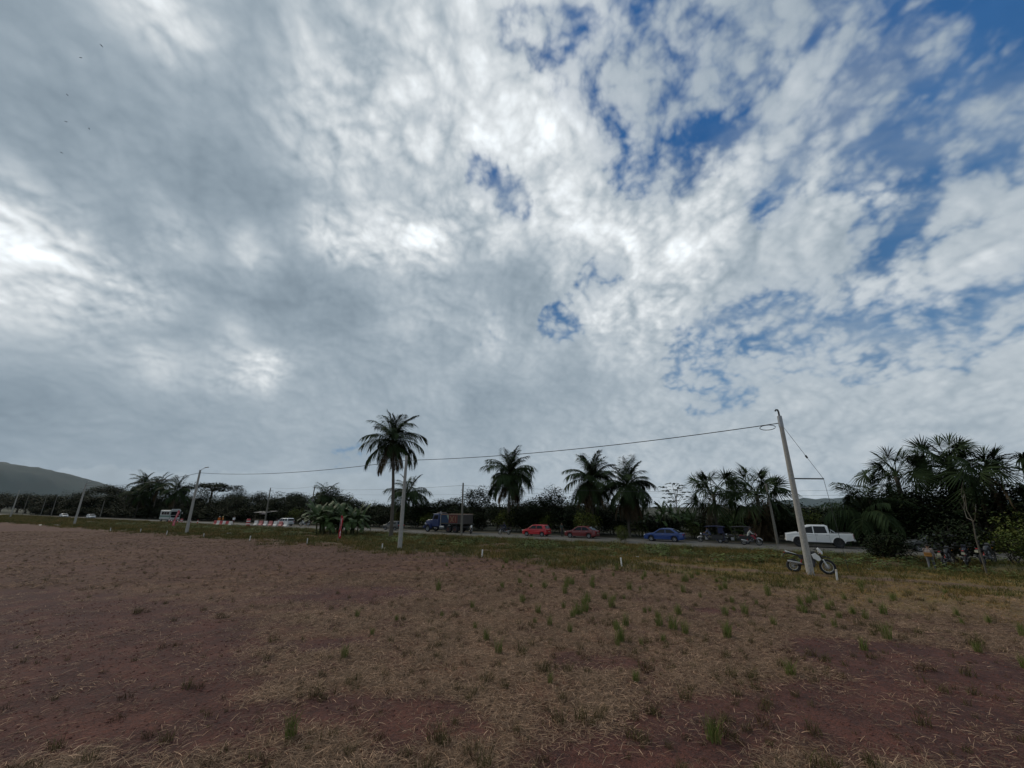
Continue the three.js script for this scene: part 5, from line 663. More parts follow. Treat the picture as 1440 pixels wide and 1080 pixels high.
{ // dump truck: bonneted blue cab, ribbed body
  const g = new THREE.Group(), blue = paint(0.006, 0.020, 0.10, 0.45), red = std(0.12, 0.026, 0.02, 0.7), navy = std(0.008, 0.03, 0.075, 0.6), grey = std(0.075, 0.066, 0.062, 0.8);
  part('chassis', box(8.0, 0.28, 0.9, -0.2, 0.85, 0, 0.03), blackPlastic, g);
  part('bonnet', smooth(warp(prism(P2D([[2.1, 0.95], [4.0, 0.95], [4.08, 1.2], [4.0, 1.66], [3.7, 1.82], [2.1, 2.0]]), 1.5, 0.08, 3), v => { v.z *= 1 - 0.12 * sstep(2.1, 4.1, v.x); })), blue, g);
  part('cab', smooth(prism(P2D([[0.75, 0.85], [2.25, 0.85], [2.25, 1.95], [1.95, 2.72], [1.7, 2.82], [0.8, 2.82], [0.75, 2.7]]), 2.2, 0.07, 3)), blue, g);
  part('windscreen', endPane([2.27, 2.02], [1.97, 2.66], 1.9, 1.8, 1), glassDark, g); part('sun_visor', box(0.3, 0.06, 2.1, 2.08, 2.80, 0, 0.02), std(0.3, 0.32, 0.34, 0.5), g);
  for (const sd of [-1, 1]) { part('side_window', prism(P2D([[0.98, 2.0], [2.0, 2.0], [1.80, 2.58], [0.98, 2.62]]), 0.02, 0).translate(0, 0, sd * 1.105), glassDark, g); const d = part('door', prism(P2D([[0.92, 0.95], [2.1, 0.95], [2.1, 1.94], [0.92, 1.94]]), 0.03, 0.008, 1).translate(0, 0, sd * 1.105), blue, g); part('handle', box(0.18, 0.04, 0.04, 1.05, 1.75, sd * 1.14, 0.01), chrome, d);
    part('fender', smooth(prism((() => { const s = new THREE.Shape(); s.absarc(3.15, 0.55, 0.72, 0.05, Math.PI - 0.05, false); s.absarc(3.15, 0.55, 0.60, Math.PI - 0.05, 0.05, true); return s; })(), 0.42, 0.02, 1)).translate(0, 0, sd * 0.98), blue, g);
    wheel(g, 3.15, 0.52, sd * 0.98, 0.52, 0.28, 0.30, std(0.30, 0.32, 0.33, 0.5)); for (const x of [-1.15, -2.5]) { wheel(g, x, 0.52, sd * 0.98, 0.52, 0.26, 0.28, std(0.12, 0.05, 0.04, 0.7)); wheel(g, x, 0.52, sd * 0.70, 0.52, 0.24, 0.28, blackPlastic); }
    part('headlight', box(0.12, 0.22, 0.3, 4.03, 1.3, sd * 0.62, 0.05), lampClear, g); part('mirror', box(0.06, 0.4, 0.2, 2.15, 2.2, sd * 1.32, 0.03), blackPlastic, g); part('step', box(0.8, 0.05, 0.3, 1.4, 0.62, sd * 1.02, 0.02), chrome, g); const ft = new THREE.CylinderGeometry(0.3, 0.3, 0.9, 16); ft.rotateZ(Math.PI / 2); ft.translate(0.1, 0.75, sd * 0.95); part('fuel_tank', ft, std(0.25, 0.26, 0.27, 0.4, { metalness: 0.6 }), g); part('mud_flap', box(0.03, 0.6, 0.55, -3.25, 0.6, sd * 0.9, 0), rubber, g); }
  part('grille', box(0.06, 0.6, 0.9, 4.08, 1.3, 0, 0.02), chrome, g); part('front_bumper', box(0.2, 0.28, 2.2, 4.12, 0.75, 0, 0.06), blue, g); part('exhaust_stack', tubeGeo([V3(0.62, 1.0, -0.9), V3(0.62, 3.2, -0.9)], 0.07, 10), chrome, g); part('roof_load', box(1.0, 0.16, 1.3, 1.2, 2.95, 0, 0.06), std(0.14, 0.11, 0.10, 0.9), g);
  part('dump_body', box(4.6, 1.45, 2.35, -1.95, 2.0, 0, 0.05), grey, g); for (const sd of [-1, 1]) { part('blue_panel', box(1.5, 1.18, 0.03, -0.52, 2.05, sd * 1.19, 0), navy, g); part('red_panel', box(1.75, 1.18, 0.03, -2.16, 2.05, sd * 1.19, 0), red, g); part('white_panel', prism(P2D([[-1.28, 2.62], [-0.85, 2.62], [-1.28, 1.9]]), 0.01, 0).translate(0, 0, sd * 1.212), std(0.22, 0.28, 0.22, 0.7), g); part('yellow_mark', prism(P2D([[-1.5, 2.5], [-1.7, 2.5], [-1.95, 2.1], [-2.2, 2.5], [-2.4, 2.5], [-2.05, 1.98], [-2.35, 1.6], [-2.15, 1.6], [-1.95, 1.88], [-1.72, 1.6], [-1.52, 1.6], [-1.85, 2.0]]), 0.01, 0).translate(0, 0, sd * 1.212), std(0.20, 0.12, 0.06, 0.7), g); part('yellow_mark', prism(P2D([[-2.6, 2.45], [-2.75, 2.45], [-2.75, 1.6], [-2.6, 1.6]]), 0.01, 0).translate(0, 0, sd * 1.212), std(0.20, 0.11, 0.06, 0.7), g); for (let k = 0; k < 5; k++) part('rib', box(0.10, 1.40, 0.09, -3.15 - k * 0.26, 2.0, sd * 1.2, 0.02), grey, g); part('top_rail', box(4.7, 0.12, 0.1, -1.95, 2.74, sd * 1.19, 0.02), std(0.22, 0.14, 0.10, 0.8), g); }
  part('tailgate', box(0.1, 1.35, 2.2, -4.29, 2.0, 0, 0.03), grey, g);
  place(g, 48.4, -7.3, 0, 'dump_truck', 'blue bonneted dump truck with a red and blue tipper body', 'truck');
}
{ // white bus, coming this way
  const g = new THREE.Group(), bw = paint(0.38, 0.38, 0.37), gr = paint(0.03, 0.12, 0.09); part('body', box(6.0, 2.5, 2.4, 1.3, 1.75, 0, 0.18), bw, g); part('roof_board', box(0.5, 0.35, 1.9, 4.05, 3.1, 0, 0.08), bw, g); part('windscreen', box(0.05, 0.95, 2.15, 4.31, 2.15, 0, 0.02), glassDark, g); part('lower_window', box(0.05, 0.5, 2.0, 4.315, 1.30, 0, 0.02), glassDark, g); part('front_bumper', box(0.3, 0.3, 2.4, 4.3, 0.62, 0, 0.08), bw, g);
  for (const sd of [-1, 1]) { for (let k = 0; k < 3; k++) part('side_window', box(1.3, 0.75, 0.04, 2.9 - k * 1.5, 2.2, sd * 1.205, 0.02), glassDark, g); part('green_stripe', box(5.7, 0.35, 0.03, 1.3, 1.4, sd * 1.205, 0), gr, g); part('corner_pillar', box(0.18, 2.2, 0.06, 4.2, 1.9, sd * 1.2, 0.02), gr, g); for (const x of [3.0, -0.6]) wheel(g, x, 0.48, sd * 1.05, 0.48, 0.26, 0.28, alloy); part('headlight', box(0.08, 0.2, 0.4, 4.32, 0.95, sd * 0.85, 0.03), lampClear, g); part('mirror', box(0.12, 0.5, 0.2, 4.5, 2.2, sd * 1.45, 0.04), bw, g); }
  place(g, 148, -5.6, Math.PI + 0.04, 'white_bus', 'white bus with green pillars behind the bending banner', 'bus');
}
// motorcycles: x forward, wheelbase about 1.4
function spokeWheel(parent, x, r, tyre, rimMat, disc) {
  const g = new THREE.Group(); g.name = 'wheel'; part('tyre', new THREE.TorusGeometry(r - tyre, tyre, 10, 36), rubber, g); part('rim', new THREE.TorusGeometry(r - tyre * 1.9, tyre * 0.36, 6, 36), rimMat, g);
  const sp = []; for (let k = 0; k < 18; k++) { const c = new THREE.CylinderGeometry(0.0035, 0.0035, r - tyre * 2, 4); c.translate(0, (r - tyre * 2) / 2, 0); c.rotateX(k % 2 ? 0.09 : -0.09); c.rotateZ(k / 18 * 6.283); sp.push(c); } part('spokes', mergeGeometries(sp), alloy, g);
  const h = new THREE.CylinderGeometry(0.055, 0.055, 0.14, 14); h.rotateX(Math.PI / 2); part('hub', h, alloy, g); if (disc) { const d = new THREE.TorusGeometry(0.10, 0.016, 4, 24); d.translate(0, 0, -0.07); part('brake_disc', d, chrome, g); } g.position.set(x, r, 0); parent.add(g); return g;
}
function motorcycle(o) {
  const { body = paint(0.65, 0.65, 0.64), trim = blackPlastic, rim = alloy, rf = 0.345, rb = 0.315, wb = 1.40, beak = true, metal = alloy, tw = 0.045 } = o, g = new THREE.Group(), fx = wb / 2, bx = -wb / 2, head = V3(fx - 0.30, 0.98, 0), U = V3;
  const fw = spokeWheel(g, fx, rf, tw, rim, true), bw = spokeWheel(g, bx, rb, tw + 0.01, rim, true);
  for (const s of [-1, 1]) { part('fork_leg', tubeGeo([U(fx, rf, s * 0.09), U(fx - 0.14, rf + 0.34, s * 0.09)], 0.030, 8), o.forkMat || std(0.6, 0.6, 0.6, 0.35), g); part('fork_tube', tubeGeo([U(fx - 0.13, rf + 0.32, s * 0.09), U(head.x + 0.04, 1.02, s * 0.09)], 0.022, 8), blackPlastic, g); part('swingarm', tubeGeo([U(bx, rb, s * 0.09), U(-0.18, 0.42, s * 0.08)], 0.024, 6), metal, g); part('grip', tubeGeo([U(head.x - 0.06, 1.11, s * 0.26), U(head.x - 0.12, 1.12, s * 0.39)], 0.019, 8), rubber, g); part('foot_peg', tubeGeo([U(-0.12, 0.36, s * 0.1), U(-0.12, 0.36, s * 0.27)], 0.016, 6), blackPlastic, g); part('mirror', box(0.03, 0.09, 0.13, head.x - 0.02, 1.30, s * 0.33, 0.012), blackPlastic, g); part('mirror_stem', tubeGeo([U(head.x - 0.06, 1.11, s * 0.25), U(head.x - 0.02, 1.27, s * 0.32)], 0.008, 5), blackPlastic, g); part('turn_signal', box(0.06, 0.04, 0.05, head.x + 0.10, 0.95, s * 0.17, 0.015), lampAmber, g); part('tank_shroud', prism(P2D([[head.x + 0.09, 0.66], [head.x + 0.05, 0.80], [head.x - 0.10, 0.96], [head.x - 0.28, 0.88], [head.x - 0.22, 0.70], [head.x - 0.02, 0.58]]), 0.03, 0.008, 1).translate(0, 0, s * 0.15), body, g); part('side_cover', prism(P2D([[-0.10, 0.58], [-0.12, 0.76], [-0.46, 0.84], [-0.40, 0.66]]), 0.03, 0.008, 1).translate(0, 0, s * 0.12), o.cover || trim, g); part('tail_panel', prism(P2D([[-0.42, 0.80], [-0.50, 0.88], [-0.92, 1.02], [-0.98, 0.98], [-0.72, 0.88]]), 0.025, 0.006, 1).translate(0, 0, s * 0.095), body, g); }
  part('handlebar', tubeGeo([U(head.x - 0.10, 1.11, -0.38), U(head.x - 0.02, 1.12, -0.12), U(head.x, 1.06, 0), U(head.x - 0.02, 1.12, 0.12), U(head.x - 0.10, 1.11, 0.38)], 0.013, 8), blackPlastic, g);
  part('frame', (() => { const S = new Soup(); for (const s of [-1, 1]) { S.tube([U(head.x - 0.02, 0.94, s * 0.03), U(0.16, 0.36, s * 0.10), U(-0.16, 0.30, s * 0.11), U(-0.20, 0.5, s * 0.11), U(-0.24, 0.74, s * 0.10), U(-0.86, 0.88, s * 0.09)], [0.02, 0.02, 0.02, 0.02, 0.018, 0.014], 6); S.tube([U(head.x - 0.02, 0.98, 0), U(0.05, 0.80, s * 0.06), U(-0.24, 0.74, s * 0.10)], [0.024, 0.022, 0.02], 6); } return S.geo(); })(), blackPlastic, g);
  const tank = smooth(warp(prism(P2D([[head.x - 0.04, 0.96], [head.x - 0.14, 1.06], [head.x - 0.34, 1.02], [-0.08, 0.84], [-0.06, 0.76], [head.x - 0.1, 0.80]]), 0.28, 0.06, 3), v => { v.z *= 1 - 0.5 * sstep(0.3, -0.1, v.x); })); part('fuel_tank', tank, o.tank || body, g);
  part('seat', smooth(warp(prism(P2D([[0.08, 0.90], [-0.06, 0.84], [-0.40, 0.85], [-0.86, 0.96], [-0.86, 0.91], [-0.40, 0.78], [-0.02, 0.76], [0.10, 0.84]]), 0.24, 0.025, 2), v => { v.z *= 1 - 0.25 * sstep(-0.2, 0.1, v.x); })), rubber, g);
  const en = part('engine', box(0.42, 0.32, 0.26, 0.0, 0.45, 0, 0.06), std(0.07, 0.07, 0.075, 0.5, { metalness: 0.5 }), g); const cy = box(0.17, 0.26, 0.20, 0.10, 0.66, 0, 0.03); cy.rotateZ(-0.12); part('cylinder', cy, metal, en); for (let k = 0; k < 4; k++) { const fn = box(0.22, 0.012, 0.24, 0.16, 0.58 + k * 0.045, 0, 0); fn.rotateZ(-0.05); part('cooling_fin', fn, metal, en); } const cc = new THREE.CylinderGeometry(0.11, 0.11, 0.32, 18); cc.rotateX(Math.PI / 2); cc.translate(-0.04, 0.42, 0); part('crankcase', cc, metal, en);
  part('exhaust_pipe', tubeGeo([U(0.20, 0.60, -0.06), U(0.30, 0.44, -0.10), U(0.16, 0.30, -0.14), U(-0.22, 0.36, -0.15), U(-0.40, 0.46, -0.15)], 0.02, 8), chrome, g); part('muffler', (() => { const S = new Soup(); S.tube([U(-0.36, 0.44, 0.16), U(-0.48, 0.46, 0.165), U(-0.86, 0.52, 0.17), U(-0.92, 0.53, 0.17)], [0.03, 0.05, 0.05, 0.03], 12); S.tube([U(-0.36, 0.44, -0.16), U(-0.48, 0.46, -0.165), U(-0.86, 0.52, -0.17), U(-0.92, 0.53, -0.17)], [0.03, 0.05, 0.05, 0.03], 12); return S.geo(); })(), o.muffler || std(0.5, 0.5, 0.5, 0.35, { metalness: 0.4 }), g);
  if (beak) part('front_fender', smooth(prism(P2D([[fx - 0.34, rf + 0.46], [fx - 0.02, rf + 0.49], [fx + 0.30, rf + 0.38], [fx + 0.34, rf + 0.36], [fx + 0.02, rf + 0.43], [fx - 0.34, rf + 0.40]]), 0.13, 0.01, 1)), o.fender || trim, g); else part('front_fender', (() => { const t = new THREE.TorusGeometry(rf + 0.025, 0.05, 5, 14, 1.9); t.scale(1, 1, 1.3); t.rotateZ(0.45); t.translate(fx, rf, 0); return t; })(), o.fender || body, g);
  part('headlight_cowl', smooth(prism(P2D([[head.x + 0.04, 0.92], [head.x + 0.20, 0.90], [head.x + 0.16, 1.10], [head.x + 0.06, 1.22], [head.x, 1.16]]), 0.22, 0.03, 2)), body, g); part('headlight', box(0.05, 0.13, 0.15, head.x + 0.185, 0.99, 0, 0.03), lampClear, g);
  part('rear_fender', smooth(prism(P2D([[-0.80, 0.94], [-1.02, 0.90], [-1.12, 0.72], [-1.09, 0.71], [-0.99, 0.86], [-0.78, 0.88]]), 0.13, 0.01, 1)), trim, g); part('taillight', box(0.06, 0.06, 0.12, -1.0, 0.93, 0, 0.02), lampRed, g); part('licence_plate', box(0.015, 0.12, 0.16, -1.12, 0.78, 0, 0), plateMat, g); part('shock_absorber', tubeGeo([U(-0.38, 0.44, 0), U(-0.26, 0.72, 0)], 0.035, 8), std(0.4, 0.05, 0.04, 0.5), g); part('side_stand', tubeGeo([U(-0.10, 0.30, -0.12), U(-0.18, 0.0, -0.30)], 0.012, 6), blackPlastic, g);
  return g;
}
{ const g = motorcycle({ rim: std(0.66, 0.65, 0.6, 0.45), trim: blackPlastic, tank: blackPlastic, muffler: std(0.30, 0.30, 0.30, 0.4), metal: std(0.03, 0.03, 0.032, 0.6), tw: 0.056 }); const x = 16.68, z = -24.46; g.scale.setScalar(1.12); g.position.set(x, gy(x, z) - 0.012, z); g.rotation.order = 'YXZ'; g.rotation.y = Math.atan2(-0.76, 1.29); g.rotation.x = -0.07; top(g, 'trail_motorcycle', 'white and black trail motorcycle standing behind the corner pole', 'motorcycle'); }
place(motorcycle({ fender: paint(0.65, 0.65, 0.64) }), 42.3, -5.6, -1.05, 'trail_motorcycle', 'white trail motorcycle on the road behind the dump truck', 'motorcycle');
place(motorcycle({ body: paint(0.02, 0.025, 0.05), beak: false }), 37.4, -7.2, 0.15, 'road_motorcycle', 'black motorcycle ridden past the skirted palm by the red hatchback', 'motorcycle');
place(motorcycle({ body: paint(0.26, 0.012, 0.03), beak: false, fender: paint(0.6, 0.6, 0.6), forkMat: chrome }), 5.7, -5.9, Math.PI + 0.1, 'road_motorcycle', 'dark red motorcycle beside the second three-wheeled taxi', 'motorcycle');
place(motorcycle({ body: paint(0.5, 0.5, 0.5), beak: false }), 86.6, -7.4, 0.9, 'road_motorcycle', 'pale motorcycle parked behind the station wagon', 'motorcycle');
place(motorcycle({ body: paint(0.10, 0.02, 0.03), beak: false }), 96.6, -7.6, 0.3, 'road_motorcycle', 'dark motorcycle between the far barriers and the station wagon', 'motorcycle');
for (const [x, z, t, b, l] of [[27.9, -27.9, 0.5, [0.01, 0.01, 0.011], 'black motorbike parked beside the person on the bank'], [28.7, -27.5, 0.7, [0.012, 0.012, 0.022], 'dark blue motorbike parked under the overhanging bush'], [29.4, -26.9, 0.4, [0.03, 0.03, 0.03], 'grey motorbike parked right behind the bare sapling']]) { const g = motorcycle({ body: paint(...b), beak: false, rim: std(0.10, 0.10, 0.10, 0.5), muffler: std(0.08, 0.08, 0.08, 0.5), forkMat: std(0.12, 0.12, 0.12, 0.5) }); g.position.set(x, gy(x, z), z); g.rotation.y = t; top(g, 'parked_motorbike', l, 'motorcycle'); }
function mototaxi(canopy, bike, s, q, label) {
  const g = new THREE.Group(), R = 0.27, F = std(...canopy, 0.8); const U = V3;
  { const w = spokeWheel(g, 1.25, 0.30, 0.045, alloy, false); for (const sd of [-1, 1]) wheel(g, -0.85, R, sd * 0.55, R, 0.11, 0.17, alloy); }
  for (const sd of [-1, 1]) { part('fork_leg', tubeGeo([U(1.25, 0.30, sd * 0.09), U(1.02, 0.98, sd * 0.09)], 0.026, 6), chrome, g); part('canopy_post', tubeGeo([U(-1.25, 0.5, sd * 0.62), U(-1.25, 1.72, sd * 0.60)], 0.02, 6), blackPlastic, g); part('canopy_post', tubeGeo([U(0.05, 0.5, sd * 0.62), U(0.25, 1.72, sd * 0.60)], 0.02, 6), blackPlastic, g); part('side_panel', box(1.2, 0.42, 0.03, -0.62, 0.62, sd * 0.66, 0.012), blackPlastic, g); part('side_curtain', box(0.5, 0.62, 0.02, -1.0, 1.36, sd * 0.63, 0), F, g); part('mudguard', (() => { const t = new THREE.TorusGeometry(0.32, 0.07, 5, 12, Math.PI); t.scale(1, 1, 1.1); t.translate(-0.85, R, sd * 0.55); return t; })(), bike, g); }
  part('front_fender', (() => { const t = new THREE.TorusGeometry(0.325, 0.05, 5, 12, 1.8); t.rotateZ(0.5); t.translate(1.25, 0.30, 0); return t; })(), white, g); part('handlebar', tubeGeo([U(0.86, 1.06, -0.36), U(1.0, 1.05, 0), U(0.86, 1.06, 0.36)], 0.014, 6), blackPlastic, g); part('headlight', (() => { const s2 = new THREE.SphereGeometry(0.09, 12, 8); s2.translate(1.12, 0.92, 0); return s2; })(), lampClear, g); part('fuel_tank', smooth(prism(P2D([[0.95, 0.82], [0.86, 0.98], [0.55, 0.92], [0.42, 0.80], [0.5, 0.72]]), 0.26, 0.05, 2)), bike, g); part('driver_seat', box(0.55, 0.10, 0.24, 0.22, 0.80, 0, 0.04), rubber, g); part('engine', box(0.36, 0.34, 0.24, 0.55, 0.46, 0, 0.06), alloy, g); part('frame', tubeGeo([U(1.0, 0.92, 0), U(0.7, 0.34, 0), U(0.2, 0.34, 0), U(-0.3, 0.40, 0), U(-1.2, 0.42, 0)], 0.03, 6), blackPlastic, g);
  part('cabin_floor', box(1.3, 0.06, 1.24, -0.62, 0.42, 0, 0.02), blackPlastic, g); part('bench', box(0.5, 0.16, 1.1, -0.95, 0.62, 0, 0.05), std(0.05, 0.02, 0.02, 0.7), g); part('bench_back', box(0.12, 0.5, 1.1, -1.22, 0.90, 0, 0.04), std(0.05, 0.02, 0.02, 0.7), g); part('rear_panel', box(0.03, 0.9, 1.2, -1.30, 0.8, 0, 0.01), bike, g); part('canopy', smooth(prism(P2D([[-1.42, 1.66], [-1.36, 1.76], [-0.5, 1.82], [0.5, 1.76], [0.72, 1.68], [0.5, 1.70], [-0.5, 1.75], [-1.34, 1.70]]), 1.36, 0.02, 1)), F, g);
  return place(g, s, q, 0, 'mototaxi', label, 'mototaxi');
}
mototaxi([0.012, 0.014, 0.05], paint(0.03, 0.035, 0.09), 9.6, -7.4, 'three-wheeled mototaxi with blue curtain, first behind the blue sedan');
mototaxi([0.02, 0.02, 0.024], paint(0.04, 0.03, 0.03), 7.0, -7.7, 'three-wheeled mototaxi with black canopy beside the dark red motorcycle');

// ---------------------------------------------------------------- people
// bones: [ax, ay, az, ra, bx, by, bz, rb, colour]; the body is one surface round all of them
function sdfGeo(bones, k, cell) {
  const lo = V3(1e9, 1e9, 1e9), hi = V3(-1e9, -1e9, -1e9); for (const b of bones) { const m = Math.max(b[3], b[7]) + 0.04; for (const o of [0, 4]) { lo.min(V3(b[o] - m, b[o + 1] - m, b[o + 2] - m)); hi.max(V3(b[o] + m, b[o + 1] + m, b[o + 2] + m)); } }
  const size = Math.max(hi.x - lo.x, hi.y - lo.y, hi.z - lo.z), c = lo.clone().add(hi).multiplyScalar(0.5), N = Math.min(100, Math.ceil(size / cell) + 4), mc = new MarchingCubes(N, new THREE.MeshStandardMaterial(), false, false, 90000), h = N / 2, sc = size / 2 * 1.06;
  const dist = (b, x, y, z) => { const dx = b[4] - b[0], dy = b[5] - b[1], dz = b[6] - b[2], px = x - b[0], py = y - b[1], pz = z - b[2], t = clamp((px * dx + py * dy + pz * dz) / (dx * dx + dy * dy + dz * dz + 1e-9)); return Math.hypot(px - dx * t, py - dy * t, pz - dz * t) - lerp(b[3], b[7], t); };
  for (let z = 0; z < N; z++) for (let y = 0; y < N; y++) for (let x = 0; x < N; x++) { const X = c.x + (x - h) / h * sc, Y = c.y + (y - h) / h * sc, Z = c.z + (z - h) / h * sc; let s = 1e3; for (const b of bones) { const d = dist(b, X, Y, Z); if (d - s > 0.2) continue; const u = clamp(0.5 + 0.5 * (s - d) / k); s = lerp(s, d, u) - k * u * (1 - u); } mc.field[x + y * N + z * N * N] = -s * 20; }
  mc.isolation = 0; mc.update(); const n = mc.count ?? mc.geometry.drawRange.count, p = Array.from(mc.positionArray.subarray(0, n * 3)), col = [];
  for (let i = 0; i < n; i++) { p[i * 3] = p[i * 3] * sc + c.x; p[i * 3 + 1] = p[i * 3 + 1] * sc + c.y; p[i * 3 + 2] = p[i * 3 + 2] * sc + c.z; let best = 1e9, cc; for (const b of bones) { const d = dist(b, p[i * 3], p[i * 3 + 1], p[i * 3 + 2]); if (d < best) { best = d; cc = b[8]; } } col.push(...cc); }
  const g = new THREE.BufferGeometry(); g.setAttribute('position', new THREE.Float32BufferAttribute(p, 3)); g.setAttribute('normal', new THREE.Float32BufferAttribute(Array.from(mc.normalArray.subarray(0, n * 3)), 3)); g.setAttribute('color', new THREE.Float32BufferAttribute(col, 3)); return g;
}
const skin = [0.20, 0.11, 0.07], shoe = [0.03, 0.028, 0.026], hairC = [0.012, 0.010, 0.009];
function headGeo(c) { const B = (a, ra, b, rb, col = skin) => [...a, ra, ...b, rb, col]; return sdfGeo([B([0, 0.13, -0.01], 0.092, [0, 0.17, -0.012], 0.088), B([0, 0.05, 0.03], 0.052, [0, 0.10, 0.02], 0.072), B([0, 0.085, 0.095], 0.013, [0, 0.125, 0.088], 0.008), B([-0.088, 0.10, 0], 0.014, [-0.09, 0.13, -0.005], 0.016), B([0.088, 0.10, 0], 0.014, [0.09, 0.13, -0.005], 0.016), B([-0.022, 0.055, 0.082], 0.008, [0.022, 0.055, 0.082], 0.008, [0.16, 0.06, 0.05]), B([-0.034, 0.125, 0.078], 0.010, [-0.034, 0.126, 0.079], 0.010, [0.02, 0.015, 0.012]), B([0.034, 0.125, 0.078], 0.010, [0.034, 0.126, 0.079], 0.010, [0.02, 0.015, 0.012]), B([0, -0.06, -0.01], 0.05, [0, 0.05, 0], 0.052)], 0.018, 0.006); }
function handGeo() { const B = (a, ra, b, rb) => [...a, ra, ...b, rb, skin], o = [B([-0.02, -0.01, 0], 0.016, [-0.026, -0.075, 0], 0.015), B([0.0, -0.01, 0], 0.017, [0, -0.08, 0], 0.015), B([0.02, -0.01, 0], 0.016, [0.024, -0.075, 0], 0.014), B([0, 0.03, 0], 0.026, [0, -0.02, 0], 0.024)]; [[-0.028, 0.055], [-0.010, 0.068], [0.009, 0.063], [0.027, 0.048]].forEach(([x, l]) => o.push(B([x, -0.08, 0], 0.0092, [x * 1.05, -0.08 - l * 0.55, 0.006], 0.0088), B([x * 1.05, -0.08 - l * 0.55, 0.006], 0.0088, [x, -0.08 - l, 0.024], 0.0078))); o.push(B([-0.026, -0.025, 0.006], 0.012, [-0.055, -0.062, 0.016], 0.010), B([-0.055, -0.062, 0.016], 0.010, [-0.058, -0.09, 0.026], 0.008)); return sdfGeo(o, 0.006, 0.0036); }
const HEAD = headGeo(), HAND = handGeo(), clothMat = new THREE.MeshStandardMaterial({ vertexColors: true, roughness: 0.9 });
const hairGeo = (() => { const g = new THREE.SphereGeometry(0.108, 18, 12, 0, 6.283, 0, 1.75); g.scale(0.95, 1.06, 1.0); g.rotateX(-0.42); g.translate(0, 0.142, -0.018); return g; })(), helmetGeo = (() => { const g = new THREE.SphereGeometry(0.142, 20, 14, 0, 6.283, 0, 2.05); g.scale(0.92, 1.0, 1.05); g.rotateX(-0.28); g.translate(0, 0.125, 0); return g; })(), hardHat = (() => { const p = [[0.001, 0.125], [0.05, 0.12], [0.10, 0.07], [0.122, 0.0], [0.155, -0.012]].map(v => new THREE.Vector2(...v)); const g = new THREE.LatheGeometry(p, 18); g.translate(0, 0.16, 0); return g; })();
// pose: joints of a figure about 1.7 m tall, z forward, feet at y = 0
const STAND = { hip: [0, 0.92, 0], neck: [0, 1.44, 0], head: [0, 1.47, 0.01], turn: 0, nod: 0, sh: [[-0.19, 1.39, 0], [0.19, 1.39, 0]], el: [[-0.25, 1.11, -0.02], [0.25, 1.11, -0.02]], wr: [[-0.24, 0.86, 0.06], [0.24, 0.86, 0.06]], hipj: [[-0.10, 0.88, 0], [0.10, 0.88, 0]], kn: [[-0.11, 0.48, 0.02], [0.12, 0.48, 0.02]], an: [[-0.12, 0.08, -0.02], [0.13, 0.08, -0.02]] };
const WALK = { ...STAND, hip: [0, 0.90, 0], neck: [0, 1.36, 0.16], head: [0, 1.38, 0.2], nod: 0.35, sh: [[-0.18, 1.30, 0.13], [0.18, 1.30, 0.13]], el: [[-0.24, 1.03, 0.10], [0.24, 1.06, 0.22]], wr: [[-0.20, 0.82, 0.24], [0.20, 0.94, 0.42]], kn: [[-0.11, 0.48, 0.14], [0.11, 0.48, -0.02]], an: [[-0.11, 0.08, 0.14], [0.11, 0.12, -0.26]] };
const RIDE = { hip: [0, 0.98, -0.20], neck: [0, 1.47, 0.02], head: [0, 1.50, 0.05], turn: 0, nod: 0.05, sh: [[-0.19, 1.41, 0.02], [0.19, 1.41, 0.02]], el: [[-0.30, 1.18, 0.20], [0.30, 1.18, 0.20]], wr: [[-0.30, 1.13, 0.42], [0.30, 1.13, 0.42]], hipj: [[-0.11, 0.95, -0.16], [0.11, 0.95, -0.16]], kn: [[-0.22, 0.76, 0.22], [0.22, 0.76, 0.22]], an: [[-0.20, 0.42, -0.06], [0.20, 0.42, -0.06]] };
